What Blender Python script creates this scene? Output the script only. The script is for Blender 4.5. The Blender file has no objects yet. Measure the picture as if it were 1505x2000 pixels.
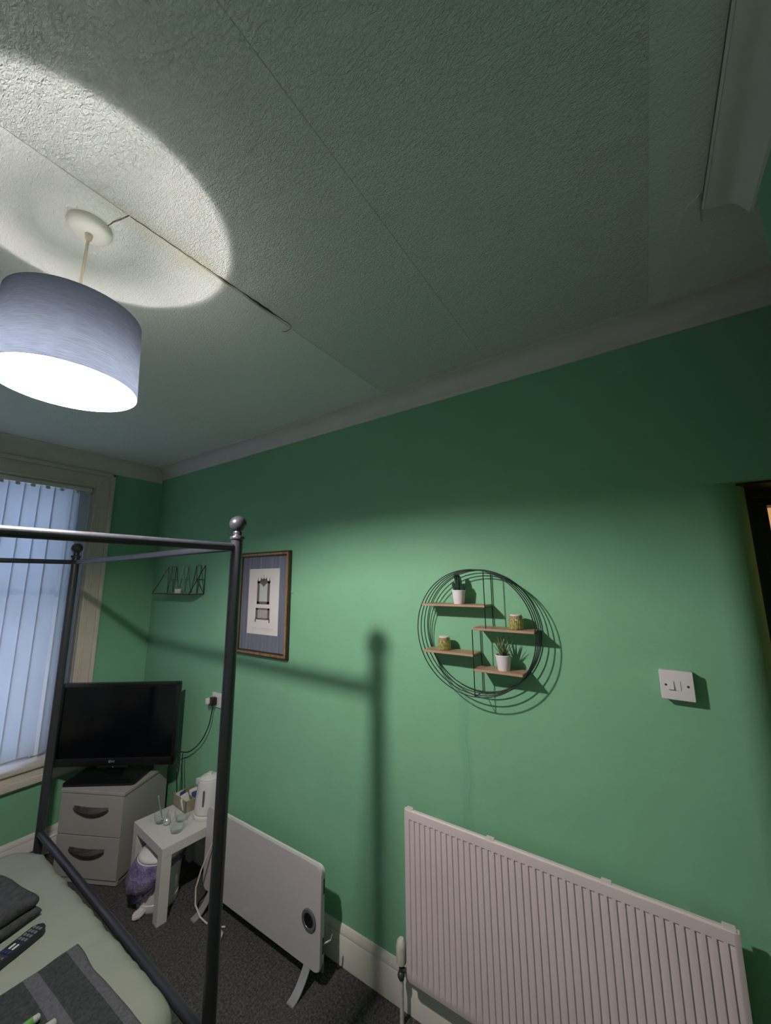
import bpy, bmesh, math, random
from mathutils import Vector, Matrix, noise
random.seed(4)
sc = bpy.context.scene
C = sc.collection
PI = math.pi

# ------------------------------------------------------------------ camera
cam = bpy.data.cameras.new('camera'); camo = bpy.data.objects.new('camera', cam); C.objects.link(camo)
cam.sensor_fit = 'VERTICAL'; cam.sensor_height = 24.0
cam.lens = 24.0 * 749.35 / 2000.0
cam.clip_start = 0.02
yaw, pitch, roll = math.radians(56.1388), math.radians(9.9604), math.radians(-0.4771)
fw = Vector((math.sin(yaw)*math.cos(pitch), math.cos(yaw)*math.cos(pitch), math.sin(pitch)))
rt = Vector((math.cos(yaw), -math.sin(yaw), 0)); up = rt.cross(fw)
r2 = rt*math.cos(roll) + up*math.sin(roll); u2 = -rt*math.sin(roll) + up*math.cos(roll)
mw = Matrix((r2, u2, -fw)).transposed().to_4x4(); mw.translation = Vector((0, 0, 1.73))
camo.matrix_world = mw
sc.camera = camo

# ------------------------------------------------------------------ world, exposure
BULB_STRENGTH = 1650.0
SKY_STRENGTH = 1.75
HALL_WATTS = 12.0
w = bpy.data.worlds.new('dusk_sky'); sc.world = w; w.use_nodes = True
bg = w.node_tree.nodes['Background']
bg.inputs['Color'].default_value = (0.60, 0.72, 1.0, 1); bg.inputs['Strength'].default_value = SKY_STRENGTH
vs = sc.view_settings
vs.view_transform = 'Standard'; vs.look = 'None'; vs.gamma = 1.0; vs.exposure = 0.78; vs.use_curve_mapping = False
try:
    sc.cycles.max_bounces = 10; sc.cycles.diffuse_bounces = 6; sc.cycles.transmission_bounces = 8
    sc.cycles.transparent_max_bounces = 12
except Exception: pass
hl = bpy.data.lights.new('hall_lamp', 'POINT'); hl.energy = HALL_WATTS; hl.color = (1.0, 0.62, 0.36); hl.shadow_soft_size = 0.06
hlo = bpy.data.objects.new('hall_lamp', hl); hlo.location = (2.72, -0.02, 2.05); C.objects.link(hlo)

# ------------------------------------------------------------------ materials
def new_mat(name):
    m = bpy.data.materials.new(name); m.use_nodes = True
    nt = m.node_tree; b = nt.nodes['Principled BSDF']
    return m, nt, b
def N(nt, t, **kw):
    n = nt.nodes.new(t)
    for k, v in kw.items(): setattr(n, k, v)
    return n
def L(nt, a, b): nt.links.new(a, b)
def mathn(nt, op, a, b=None, clamp=False):
    n = N(nt, 'ShaderNodeMath', operation=op); n.use_clamp = clamp
    for i, v in enumerate((a, b)):
        if v is None: continue
        if isinstance(v, (int, float)): n.inputs[i].default_value = v
        else: L(nt, v, n.inputs[i])
    return n.outputs[0]
def coords(nt, scale=(1, 1, 1), kind='Object'):
    tc = N(nt, 'ShaderNodeTexCoord'); mp = N(nt, 'ShaderNodeMapping')
    mp.inputs['Scale'].default_value = scale; L(nt, tc.outputs[kind], mp.inputs[0]); return mp.outputs[0]
def noise_tex(nt, vec, scale, detail=3, rough=0.5, dist=0):
    n = N(nt, 'ShaderNodeTexNoise'); L(nt, vec, n.inputs['Vector']); n.inputs['Scale'].default_value = scale
    n.inputs['Detail'].default_value = detail; n.inputs['Roughness'].default_value = rough; n.inputs['Distortion'].default_value = dist
    return n.outputs['Fac']
def ramp(nt, fac, stops):
    r = N(nt, 'ShaderNodeValToRGB'); cr = r.color_ramp
    while len(cr.elements) < len(stops): cr.elements.new(0.5)
    for e, (p, c) in zip(cr.elements, stops): e.position = p; e.color = (*c, 1)
    L(nt, fac, r.inputs[0]); return r.outputs[0]
def mixc(nt, fac, a, b):
    n = N(nt, 'ShaderNodeMix', data_type='RGBA')
    if isinstance(fac, (int, float)): n.inputs[0].default_value = fac
    else: L(nt, fac, n.inputs[0])
    for i, v in ((6, a), (7, b)):
        if isinstance(v, tuple): n.inputs[i].default_value = (*v, 1)
        else: L(nt, v, n.inputs[i])
    return n.outputs[2]
def bump(nt, b, h, strength, dist, normal=None):
    n = N(nt, 'ShaderNodeBump'); n.inputs['Strength'].default_value = strength; n.inputs['Distance'].default_value = dist
    L(nt, h, n.inputs['Height'])
    if normal is not None: L(nt, normal, n.inputs['Normal'])
    L(nt, n.outputs[0], b.inputs['Normal']); return n.outputs[0]
def simple(name, col, rough=0.5, metal=0.0, var=0.06, vscale=8, bmp=0.0, bscale=200, spec=None):
    m, nt, b = new_mat(name)
    v = coords(nt); f = noise_tex(nt, v, vscale)
    c = ramp(nt, f, [(0.3, tuple(x*(1-var) for x in col)), (0.7, tuple(min(1, x*(1+var)) for x in col))])
    L(nt, c, b.inputs['Base Color']); b.inputs['Roughness'].default_value = rough; b.inputs['Metallic'].default_value = metal
    if spec is not None: b.inputs['Specular IOR Level'].default_value = spec
    if bmp: bump(nt, b, noise_tex(nt, v, bscale, 2), bmp, 0.002)
    return m
def glass(name, col=(1, 1, 1), k=0.9):
    m, nt, b = new_mat(name)
    tr = N(nt, 'ShaderNodeBsdfTransparent'); gl = N(nt, 'ShaderNodeBsdfGlossy'); gl.inputs['Roughness'].default_value = 0.04
    L(nt, ramp(nt, noise_tex(nt, coords(nt), 5), [(0, tuple(x*.98 for x in col)), (1, col)]), tr.inputs[0])
    lw = N(nt, 'ShaderNodeLayerWeight'); lw.inputs['Blend'].default_value = 0.5
    f = mathn(nt, 'ADD', mathn(nt, 'MULTIPLY', mathn(nt, 'POWER', lw.outputs['Facing'], 3.5), k*.55), 0.04, True)
    mx = N(nt, 'ShaderNodeMixShader'); L(nt, f, mx.inputs[0]); L(nt, tr.outputs[0], mx.inputs[1])
    df = N(nt, 'ShaderNodeBsdfDiffuse'); df.inputs[0].default_value = (0.75, 0.8, 0.78, 1); m2 = N(nt, 'ShaderNodeMixShader'); m2.inputs[0].default_value = 0.45  # pale diffuse colour paints a light sheen along the glass edges
    L(nt, gl.outputs[0], m2.inputs[1]); L(nt, df.outputs[0], m2.inputs[2]); L(nt, m2.outputs[0], mx.inputs[2])
    L(nt, mx.outputs[0], nt.nodes['Material Output'].inputs['Surface']); nt.nodes.remove(b)
    return m

def wall_material():
    m, nt, b = new_mat('green_wall_paint')
    v = coords(nt)
    f = noise_tex(nt, v, 2.2, 4, 0.55)
    base = ramp(nt, f, [(0.3, (0.192, 0.410, 0.250)), (0.7, (0.212, 0.440, 0.270))])
    # damp stained patch of repainted plaster below the round shelf: a vertical streak with its own outline
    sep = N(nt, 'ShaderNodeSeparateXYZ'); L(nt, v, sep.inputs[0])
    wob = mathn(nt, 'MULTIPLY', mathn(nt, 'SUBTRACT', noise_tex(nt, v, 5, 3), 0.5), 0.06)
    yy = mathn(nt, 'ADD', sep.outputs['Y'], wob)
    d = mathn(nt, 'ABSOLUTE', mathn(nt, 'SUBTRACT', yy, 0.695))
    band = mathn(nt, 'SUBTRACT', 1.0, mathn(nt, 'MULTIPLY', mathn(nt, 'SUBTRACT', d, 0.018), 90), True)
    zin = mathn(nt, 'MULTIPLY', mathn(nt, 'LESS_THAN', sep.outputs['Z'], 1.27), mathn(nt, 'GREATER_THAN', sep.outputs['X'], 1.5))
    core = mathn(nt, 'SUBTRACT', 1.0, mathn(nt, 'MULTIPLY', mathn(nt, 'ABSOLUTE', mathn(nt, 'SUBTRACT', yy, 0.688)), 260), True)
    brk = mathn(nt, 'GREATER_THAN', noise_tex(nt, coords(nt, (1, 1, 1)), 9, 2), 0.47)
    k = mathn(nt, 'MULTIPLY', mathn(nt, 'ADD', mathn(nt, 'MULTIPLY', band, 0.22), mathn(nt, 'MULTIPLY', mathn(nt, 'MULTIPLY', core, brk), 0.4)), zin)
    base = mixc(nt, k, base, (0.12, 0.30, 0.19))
    L(nt, base, b.inputs['Base Color']); b.inputs['Roughness'].default_value = 0.62; b.inputs['Specular IOR Level'].default_value = 0.25
    h = mathn(nt, 'ADD', mathn(nt, 'MULTIPLY', noise_tex(nt, v, 7, 3), 1.0), mathn(nt, 'MULTIPLY', noise_tex(nt, v, 170, 2), 0.06))
    bump(nt, b, h, 0.35, 0.012)
    return m

def ceiling_material():
    m, nt, b = new_mat('ceiling_textured_paper')
    v = coords(nt); sep = N(nt, 'ShaderNodeSeparateXYZ'); L(nt, v, sep.inputs[0])
    f = noise_tex(nt, v, 1.6, 3)
    base = ramp(nt, f, [(0.3, (0.76, 0.765, 0.725)), (0.7, (0.80, 0.805, 0.765))])
    # yellowed water stain along the lifted seam
    dy = mathn(nt, 'ABSOLUTE', mathn(nt, 'SUBTRACT', sep.outputs['Y'], 1.04))
    dx = mathn(nt, 'ABSOLUTE', mathn(nt, 'SUBTRACT', sep.outputs['X'], 0.50))
    s = mathn(nt, 'SUBTRACT', 1.0, mathn(nt, 'ADD', mathn(nt, 'MULTIPLY', dy, 14), mathn(nt, 'MULTIPLY', dx, 3.0)), True)
    s = mathn(nt, 'MULTIPLY', s, mathn(nt, 'MULTIPLY', noise_tex(nt, v, 14, 4), 0.9))
    base = mixc(nt, s, base, (0.55, 0.44, 0.25))
    L(nt, base, b.inputs['Base Color']); b.inputs['Roughness'].default_value = 0.75; b.inputs['Specular IOR Level'].default_value = 0.2
    tex = noise_tex(nt, coords(nt, (200, 95, 140)), 1.0, 2, 0.5, 1.2)
    inband = mathn(nt, 'MULTIPLY', mathn(nt, 'GREATER_THAN', sep.outputs['Y'], -0.1), mathn(nt, 'LESS_THAN', sep.outputs['Y'], 1.035))
    amt = mathn(nt, 'ADD', mathn(nt, 'MULTIPLY', inband, 0.5), 0.35)
    h = mathn(nt, 'MULTIPLY', tex, mathn(nt, 'MULTIPLY', amt, 1.6))
    seam = None
    for y0, a in ((1.035, 0.5), (0.495, 0.5), (-0.1, 0.14), (1.57, 0.15)):
        e = mathn(nt, 'SUBTRACT', 1.0, mathn(nt, 'MULTIPLY', mathn(nt, 'ABSOLUTE', mathn(nt, 'SUBTRACT', sep.outputs['Y'], y0)), 600), True)
        e = mathn(nt, 'MULTIPLY', e, a); seam = e if seam is None else mathn(nt, 'ADD', seam, e)
    h = mathn(nt, 'ADD', h, seam)
    big = mathn(nt, 'MULTIPLY', noise_tex(nt, v, 2.5, 2), 1.5)
    h = mathn(nt, 'ADD', h, big)
    bump(nt, b, h, 1.0, 0.0065)
    return m

def carpet_material():
    m, nt, b = new_mat('grey_carpet')
    v = coords(nt); f = noise_tex(nt, v, 95, 3, 0.7); g = noise_tex(nt, v, 14, 3)
    c = ramp(nt, f, [(0.3, (0.030, 0.028, 0.028)), (0.52, (0.095, 0.087, 0.086)), (0.75, (0.20, 0.182, 0.178))])
    c = mixc(nt, mathn(nt, 'MULTIPLY', g, 0.5), c, (0.04, 0.036, 0.036))
    L(nt, c, b.inputs['Base Color']); b.inputs['Roughness'].default_value = 1.0; b.inputs['Specular IOR Level'].default_value = 0.05
    bump(nt, b, f, 1.0, 0.01)
    return m

def wood_material(name, a, bb, scale=(4, 60, 60), rough=0.5):
    m, nt, b = new_mat(name)
    f = noise_tex(nt, coords(nt, scale), 1.0, 4, 0.6, 0.8)
    L(nt, ramp(nt, f, [(0.3, a), (0.7, bb)]), b.inputs['Base Color']); b.inputs['Roughness'].default_value = rough
    return m

def translucent(name, col, t, rough=1.0, weave=False):
    m, nt, b = new_mat(name)
    v = coords(nt)
    if weave:
        f = noise_tex(nt, coords(nt, (30, 30, 700)), 1.0, 2)
        c = ramp(nt, f, [(0.35, tuple(x*.82 for x in col)), (0.65, tuple(min(1, x*1.15) for x in col))])
    else:
        c = ramp(nt, noise_tex(nt, v, 6), [(0.3, tuple(x*.96 for x in col)), (0.7, col)])
    L(nt, c, b.inputs['Base Color']); b.inputs['Roughness'].default_value = rough; b.inputs['Specular IOR Level'].default_value = 0.1
    tr = N(nt, 'ShaderNodeBsdfTranslucent'); L(nt, c, tr.inputs[0])
    mx = N(nt, 'ShaderNodeMixShader'); mx.inputs[0].default_value = t
    L(nt, b.outputs[0], mx.inputs[1]); L(nt, tr.outputs[0], mx.inputs[2]); L(nt, mx.outputs[0], nt.nodes['Material Output'].inputs['Surface'])
    return m

M = {}
M['wall'] = wall_material(); M['ceiling'] = ceiling_material(); M['carpet'] = carpet_material()
M['cove'] = simple('off_white_coving_paint', (0.62, 0.585, 0.56), 0.6, var=0.04, bmp=0.2, bscale=40)
M['gloss'] = simple('off_white_gloss_woodwork', (0.66, 0.60, 0.545), 0.35, var=0.03, bmp=0.1, bscale=30)
M['frame_gloss'] = simple('cream_window_woodwork', (0.60, 0.52, 0.455), 0.3, var=0.05, bmp=0.1, bscale=40)
M['upvc'] = simple('white_window_plastic', (0.75, 0.77, 0.8), 0.3, var=0.02)
M['radiator'] = simple('radiator_enamel', (0.67, 0.55, 0.555), 0.32, var=0.03, vscale=4)
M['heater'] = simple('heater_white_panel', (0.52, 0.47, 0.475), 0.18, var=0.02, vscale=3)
M['steel'] = simple('gunmetal_powder_coat', (0.030, 0.029, 0.036), 0.32, metal=0.1, var=0.1, vscale=30)
M['black_wire'] = simple('black_wire_paint', (0.006, 0.008, 0.008), 0.45, var=0.1)
M['black_plastic'] = simple('black_plastic', (0.006, 0.006, 0.007), 0.3, var=0.1)
M['screen'] = simple('dark_glossy_screen', (0.003, 0.0035, 0.005), 0.12, var=0.1)
M['logo'] = simple('silver_logo_print', (0.45, 0.45, 0.47), 0.3, var=0.02)
M['rose'] = simple('ceiling_rose_plastic', (0.80, 0.78, 0.71), 0.35, var=0.03)
M['flex'] = simple('lamp_flex', (0.42, 0.37, 0.27), 0.4, var=0.05)
M['shade_out'] = translucent('slate_lampshade_fabric', (0.125, 0.145, 0.190), 0.62, weave=True)
M['shade_in'] = translucent('white_lampshade_lining', (0.93, 0.93, 0.93), 0.09)
M['blind'] = translucent('white_blind_fabric', (0.74, 0.76, 0.80), 0.55)
M['chest'] = simple('taupe_cabinet_laminate', (0.36, 0.325, 0.30), 0.5, var=0.03, vscale=3)
M['chest_side'] = simple('taupe_cabinet_side', (0.36, 0.33, 0.30), 0.5, var=0.03, vscale=3)
M['handle'] = wood_material('dark_brushed_handle', (0.02, 0.017, 0.014), (0.10, 0.085, 0.07), (6, 60, 90), 0.35)
M['table'] = simple('white_table_foil', (0.60, 0.56, 0.53), 0.35, var=0.02)
M['white_plastic'] = simple('white_plastic', (0.66, 0.62, 0.615), 0.28, var=0.02)
M['switch'] = simple('light_switch_plastic', (0.72, 0.65, 0.67), 0.25, var=0.02)
M['shelf_wood'] = wood_material('pale_brown_shelf_board', (0.36, 0.21, 0.13), (0.46, 0.285, 0.19), (60, 5, 60))
M['pot'] = simple('white_ceramic_pot', (0.80, 0.70, 0.74), 0.35, var=0.03)
M['cactus'] = simple('dark_cactus_flesh', (0.012, 0.035, 0.022), 0.6, var=0.3, vscale=60, bmp=0.5)
M['aloe'] = simple('aloe_leaf', (0.14, 0.19, 0.085), 0.5, var=0.35, vscale=60)
M['soil'] = simple('dark_pot_soil', (0.02, 0.015, 0.01), 0.95, var=0.4, vscale=90)
M['wax'] = simple('candle_wax', (0.72, 0.66, 0.6), 0.4, var=0.03)
def gold_material():
    m, nt, b = new_mat('ribbed_gold_foil')
    f = noise_tex(nt, coords(nt, (1, 1, 1)), 120, 2)
    L(nt, ramp(nt, f, [(0.3, (0.20, 0.165, 0.035)), (0.7, (0.62, 0.56, 0.20))]), b.inputs['Base Color'])
    b.inputs['Metallic'].default_value = 0.45; b.inputs['Roughness'].default_value = 0.35
    return m
M['gold'] = gold_material()
M['picture_gold'] = wood_material('aged_gilt_frame', (0.13, 0.065, 0.022), (0.40, 0.235, 0.085), (40, 40, 6), 0.35)
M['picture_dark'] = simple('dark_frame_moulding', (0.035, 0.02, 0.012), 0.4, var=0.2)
def mat_board():
    m, nt, b = new_mat('blue_grey_striped_mount')
    f = noise_tex(nt, coords(nt, (1, 45, 1.5)), 1.0, 3)
    L(nt, ramp(nt, f, [(0.3, (0.105, 0.105, 0.15)), (0.7, (0.19, 0.19, 0.235))]), b.inputs['Base Color']); b.inputs['Roughness'].default_value = 0.6
    return m
M['mount'] = mat_board()
M['paper'] = simple('pale_print_paper', (0.66, 0.60, 0.58), 0.7, var=0.02)
M['ink'] = simple('brown_print_ink', (0.13, 0.095, 0.09), 0.7, var=0.2, vscale=80)
M['ink_light'] = simple('faded_print_ink', (0.36, 0.31, 0.31), 0.7, var=0.2, vscale=120)
M['mirror_tone'] = simple('grey_print_tone', (0.47, 0.47, 0.46), 0.7, var=0.05)
M['sheet'] = simple('sage_grey_sheet', (0.235, 0.245, 0.205), 0.9, var=0.04, vscale=5, bmp=0.25, bscale=500, spec=0.1)
M['towel'] = simple('charcoal_towelling', (0.052, 0.052, 0.055), 1.0, var=0.25, vscale=60, bmp=0.8, bscale=500, spec=0.05)
def towel_striped():
    m, nt, b = new_mat('charcoal_towel_with_woven_bands')
    v = coords(nt); sep = N(nt, 'ShaderNodeSeparateXYZ'); L(nt, v, sep.inputs[0])
    f = noise_tex(nt, v, 120, 3)
    dark = ramp(nt, f, [(0.3, (0.028, 0.030, 0.030)), (0.7, (0.050, 0.052, 0.054))])
    lite = ramp(nt, f, [(0.3, (0.068, 0.066, 0.073)), (0.7, (0.10, 0.097, 0.105))])
    k = None
    for x0, hw in ((0.232, 0.016), (0.125, 0.018), (-0.10, 0.018)):
        e = mathn(nt, 'LESS_THAN', mathn(nt, 'ABSOLUTE', mathn(nt, 'SUBTRACT', sep.outputs['X'], x0)), hw)
        k = e if k is None else mathn(nt, 'ADD', k, e, True)
    L(nt, mixc(nt, k, dark, lite), b.inputs['Base Color']); b.inputs['Roughness'].default_value = 1.0; b.inputs['Specular IOR Level'].default_value = 0.05
    bump(nt, b, noise_tex(nt, v, 500, 2), 0.7, 0.002)
    return m
M['towel_band'] = towel_striped()
M['remote'] = simple('black_remote_shell', (0.012, 0.013, 0.018), 0.35, var=0.1)
M['key_white'] = simple('pale_remote_keys', (0.5, 0.5, 0.52), 0.4, var=0.05)
M['key_blue'] = simple('navy_remote_keys', (0.03, 0.03, 0.12), 0.4, var=0.05)
M['key_grey'] = simple('grey_remote_keys', (0.12, 0.12, 0.13), 0.4, var=0.05)
M['tube_green'] = simple('green_tube_plastic', (0.10, 0.26, 0.06), 0.25, var=0.1, vscale=30)
M['tube_grey'] = simple('grey_tube_plastic', (0.30, 0.29, 0.29), 0.25, var=0.1, vscale=30)
M['cap'] = simple('pale_cap_plastic', (0.33, 0.33, 0.32), 0.25, var=0.03)
M['purple'] = None
def bag_material():
    m, nt, b = new_mat('purple_bin_liner_film')
    v = coords(nt); f = noise_tex(nt, v, 22, 4, 0.6, 0.5)
    c = ramp(nt, f, [(0.3, (0.15, 0.12, 0.27)), (0.7, (0.36, 0.32, 0.48))])
    L(nt, c, b.inputs['Base Color']); b.inputs['Roughness'].default_value = 0.22
    bump(nt, b, noise_tex(nt, v, 45, 4, 0.6, 1.0), 0.9, 0.012)
    tr = N(nt, 'ShaderNodeBsdfTranslucent'); L(nt, c, tr.inputs[0]); mx = N(nt, 'ShaderNodeMixShader'); mx.inputs[0].default_value = 0.25
    L(nt, b.outputs[0], mx.inputs[1]); L(nt, tr.outputs[0], mx.inputs[2]); L(nt, mx.outputs[0], nt.nodes['Material Output'].inputs['Surface'])
    return m
M['purple'] = bag_material()
M['glass'] = glass('clear_glass', (0.97, 0.99, 0.98), 1.5)
M['pane'] = glass('window_glass', (0.97, 0.99, 1.0))
M['chrome'] = simple('polished_metal', (0.72, 0.72, 0.72), 0.22, metal=0.7, var=0.05)
M['tray'] = wood_material('pale_wooden_tray', (0.24, 0.19, 0.13), (0.36, 0.29, 0.21), (8, 60, 60))
M['sachet_white'] = simple('white_sachet_paper', (0.6, 0.58, 0.55), 0.5, var=0.08, vscale=60)
M['sachet_blue'] = simple('blue_sachet_paper', (0.06, 0.07, 0.22), 0.4, var=0.2, vscale=60)
M['sachet_red'] = simple('red_sachet_paper', (0.25, 0.03, 0.04), 0.4, var=0.2, vscale=60)
M['dark_grey'] = simple('dark_grey_plastic', (0.05, 0.05, 0.053), 0.35, var=0.1)
M['mid_grey'] = simple('grey_dial_ring', (0.11, 0.11, 0.115), 0.3, var=0.1)
M['aluminium'] = simple('grey_metal_foot', (0.34, 0.33, 0.34), 0.35, metal=0.3, var=0.05)
M['cream_cable'] = simple('cream_cable_sheath', (0.58, 0.54, 0.46), 0.4, var=0.03)
M['crack'] = simple('torn_paper_gap', (0.035, 0.024, 0.015), 0.9, var=0.3, vscale=40)
M['door_wood'] = simple('dark_varnished_door_frame', (0.020, 0.016, 0.011), 0.4, var=0.2, vscale=12)
M['hall'] = simple('cream_hall_paint', (0.75, 0.62, 0.45), 0.7, var=0.08, vscale=6)
M['plain_dark'] = simple('dark_hall_carpet', (0.05, 0.045, 0.04), 1.0)
M['trv'] = simple('cream_valve_plastic', (0.60, 0.55, 0.49), 0.35, var=0.1, vscale=60)
M['water_stain_paper'] = simple('lifted_ceiling_paper', (0.55, 0.55, 0.48), 0.8, var=0.05, vscale=20)
def bulb_material():
    m, nt, b = new_mat('glowing_bulb')
    b.inputs['Emission Color'].default_value = (1.0, 0.955, 0.93, 1); b.inputs['Emission Strength'].default_value = BULB_STRENGTH
    return m
M['bulb'] = bulb_material()

# ------------------------------------------------------------------ mesh helpers
def BM(): return bmesh.new()
def box(bm, a, b, bev=0.0, seg=2):
    x0, y0, z0 = (min(a[i], b[i]) for i in range(3)); x1, y1, z1 = (max(a[i], b[i]) for i in range(3))
    r = bmesh.ops.create_cube(bm, size=1.0)['verts']
    for v in r: v.co = Vector((x0+(v.co.x+.5)*(x1-x0), y0+(v.co.y+.5)*(y1-y0), z0+(v.co.z+.5)*(z1-z0)))
    if bev > 0:
        es = list({e for v in r for e in v.link_edges})
        bmesh.ops.bevel(bm, geom=es, offset=bev, segments=seg, profile=0.6, affect='EDGES')
    return r
def frame_of(d):
    d = d.normalized(); a = Vector((0, 0, 1)) if abs(d.z) < 0.9 else Vector((1, 0, 0))
    x = d.cross(a).normalized(); return x, d.cross(x).normalized()
def tube(bm, pts, r, n=10, closed=False, caps=True):
    pts = [Vector(p) for p in pts]; k = len(pts); rings = []; px = None
    for i, p in enumerate(pts):
        if closed: d = pts[(i+1) % k] - pts[i-1]
        else: d = pts[min(i+1, k-1)] - pts[max(i-1, 0)]
        d.normalize()
        if px is None: x, y = frame_of(d)
        else:
            x = (px - d*px.dot(d)).normalized(); y = d.cross(x)
        px = x
        rr = r[i] if isinstance(r, (list, tuple)) else r
        rings.append([bm.verts.new(p + x*rr*math.cos(2*PI*j/n) + y*rr*math.sin(2*PI*j/n)) for j in range(n)])
    m = k if closed else k-1
    for i in range(m):
        A, B = rings[i], rings[(i+1) % k]
        for j in range(n): bm.faces.new((A[j], A[(j+1) % n], B[(j+1) % n], B[j]))
    if caps and not closed:
        bm.faces.new(rings[0][::-1]); bm.faces.new(rings[-1])
def lathe(bm, prof, c=(0, 0, 0), n=32, axis='z', caps=False):
    rings = []
    for r, z in prof:
        ring = []
        for j in range(n):
            a = 2*PI*j/n
            if axis == 'z': p = (c[0]+r*math.cos(a), c[1]+r*math.sin(a), c[2]+z)
            elif axis == 'x': p = (c[0]+z, c[1]+r*math.cos(a), c[2]+r*math.sin(a))
            ring.append(bm.verts.new(p))
        rings.append(ring)
    for A, B in zip(rings, rings[1:]):
        for j in range(n): bm.faces.new((A[j], A[(j+1) % n], B[(j+1) % n], B[j]))
    if caps: bm.faces.new(rings[0][::-1]); bm.faces.new(rings[-1])
def prism(bm, poly, h, origin=(0, 0, 0), ux=(1, 0, 0), uy=(0, 1, 0)):
    o, ux, uy = Vector(origin), Vector(ux), Vector(uy); n = ux.cross(uy).normalized()
    A = [bm.verts.new(o+ux*p[0]+uy*p[1]) for p in poly]; B = [bm.verts.new(o+ux*p[0]+uy*p[1]+n*h) for p in poly]
    k = len(poly)
    bm.faces.new(A[::-1]); bm.faces.new(B)
    for i in range(k): bm.faces.new((A[i], A[(i+1) % k], B[(i+1) % k], B[i]))
def rrect(w, h, r, n=6):
    out = []
    for cx, cy, a0 in ((w-r, h-r, 0), (r, h-r, PI/2), (r, r, PI), (w-r, r, 3*PI/2)):
        for i in range(n+1):
            a = a0+PI/2*i/n; out.append((cx+r*math.cos(a), cy+r*math.sin(a)))
    return out
def sphere(bm, c, r, u=24, v=14, s=(1, 1, 1)):
    vs = bmesh.ops.create_uvsphere(bm, u_segments=u, v_segments=v, radius=1)['verts']
    for q in vs: q.co = Vector((c[0]+q.co.x*r*s[0], c[1]+q.co.y*r*s[1], c[2]+q.co.z*r*s[2]))
def cyl(bm, a, b, r, n=16): tube(bm, [a, b], r, n)
def obj(name, bm, mat, parent=None, smooth=None, world=False):
    bmesh.ops.recalc_face_normals(bm, faces=bm.faces)
    me = bpy.data.meshes.new(name); bm.to_mesh(me); bm.free()
    if world and parent is not None:
        p = parent; T = Matrix.Identity(4)
        ch = []
        while p is not None: ch.append(p); p = p.parent
        for q in reversed(ch): T = T @ (Matrix.Translation(q.location) @ q.rotation_euler.to_matrix().to_4x4())
        me.transform(T.inverted())
    me.materials.append(M[mat] if isinstance(mat, str) else mat)
    o = bpy.data.objects.new(name, me); C.objects.link(o)
    if parent is not None: o.parent = parent
    if smooth:
        for f in me.polygons: f.use_smooth = True
        if smooth is not True:
            try: me.set_sharp_from_angle(angle=math.radians(smooth))
            except Exception: pass
    return o
def thing(name, label, cat, loc=(0, 0, 0), rotz=0.0, group=None):
    o = bpy.data.objects.new(name, None); C.objects.link(o); o.empty_display_size = 0.05
    o.location = loc; o.rotation_euler = (0, 0, rotz); o['label'] = label; o['category'] = cat
    if group: o['group'] = group
    return o
def tag(o, label, cat, group=None):
    o['label'] = label; o['category'] = cat
    if group: o['group'] = group
    return o
def struct(name, bm, mat, smooth=None, label=None):
    o = obj(name, bm, mat, smooth=smooth); o['kind'] = 'structure'
    if label: o['label'] = label
    return o
def dup(root, loc, rotz, label, group=None):
    r = root.copy(); C.objects.link(r); r.location = loc; r.rotation_euler = (0, 0, rotz); r['label'] = label
    if group: r['group'] = group
    for ch in list(root.children):
        c = ch.copy(); C.objects.link(c); c.parent = r
        for g in ch.children:
            d = g.copy(); C.objects.link(d); d.parent = c
    return r

# ------------------------------------------------------------------ room shell
XR, YW, YB, XL, ZC = 1.62, 3.427, -0.30, -1.35, 2.68
XE = 1.10          # end of the partition behind the camera
YA = -1.45         # end of the little lobby beside it
bm = BM(); box(bm, (XL-.15, YA-.15, -.1), (3.2, YW+.35, 0)); struct('floor', bm, 'carpet')
bm = BM(); box(bm, (XL-.15, YA-.15, ZC), (3.2, YW+.35, ZC+.1)); ceiling = struct('ceiling', bm, 'ceiling')
# right wall with rounded plaster corner at the doorway
bm = BM()
box(bm, (XR, -0.19, 0), (XR+.30, YW+.3, 2.03))
box(bm, (XR, YA-.15, 2.03), (XR+.30, YW+.3, ZC))
box(bm, (XR, YA-.15, 0), (XR+.30, -1.16, 2.03))
poly = [(XR, -0.19)] + [(XR+.11-.11*math.cos(a), -.19-.11*math.sin(a)) for a in [PI/2*i/14 for i in range(1, 15)]] + [(XR+.30, -.30), (XR+.30, -.19)]
prism(bm, [(p[0], p[1]) for p in poly], 2.03)
struct('wall_right', bm, 'wall', smooth=35)
# window wall
OX0, OX1, OZ0, OZ1 = -0.72, 1.135, 0.585, 2.44
bm = BM()
box(bm, (XL-.15, YW, 0), (XR+.05, YW+.28, OZ0-.02)); box(bm, (XL-.15, YW, OZ1), (XR+.05, YW+.28, ZC))
box(bm, (XL-.15, YW, OZ0-.02), (OX0, YW+.28, OZ1)); box(bm, (OX1, YW, OZ0-.02), (XR+.05, YW+.28, OZ1))
struct('wall_window', bm, 'wall')
bm = BM(); box(bm, (XL-.15, YA-.15, 0), (XL, YW+.3, ZC)); struct('wall_left', bm, 'cove')
bm = BM(); box(bm, (XL, YA, 0), (XE, YB, ZC)); struct('wall_back', bm, 'wall')
bm = BM(); box(bm, (XE, YA-.15, 0), (XR, YA, ZC)); struct('wall_lobby', bm, 'wall')
bm = BM()
box(bm, (3.0, YA-.15, 0), (3.15, 1.2, ZC)); box(bm, (XR+.3, 1.05, 0), (3.0, 1.2, ZC)); box(bm, (XR+.3, YA-.3, 0), (3.15, YA-.15, ZC))
struct('wall_hall', bm, 'hall')

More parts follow.
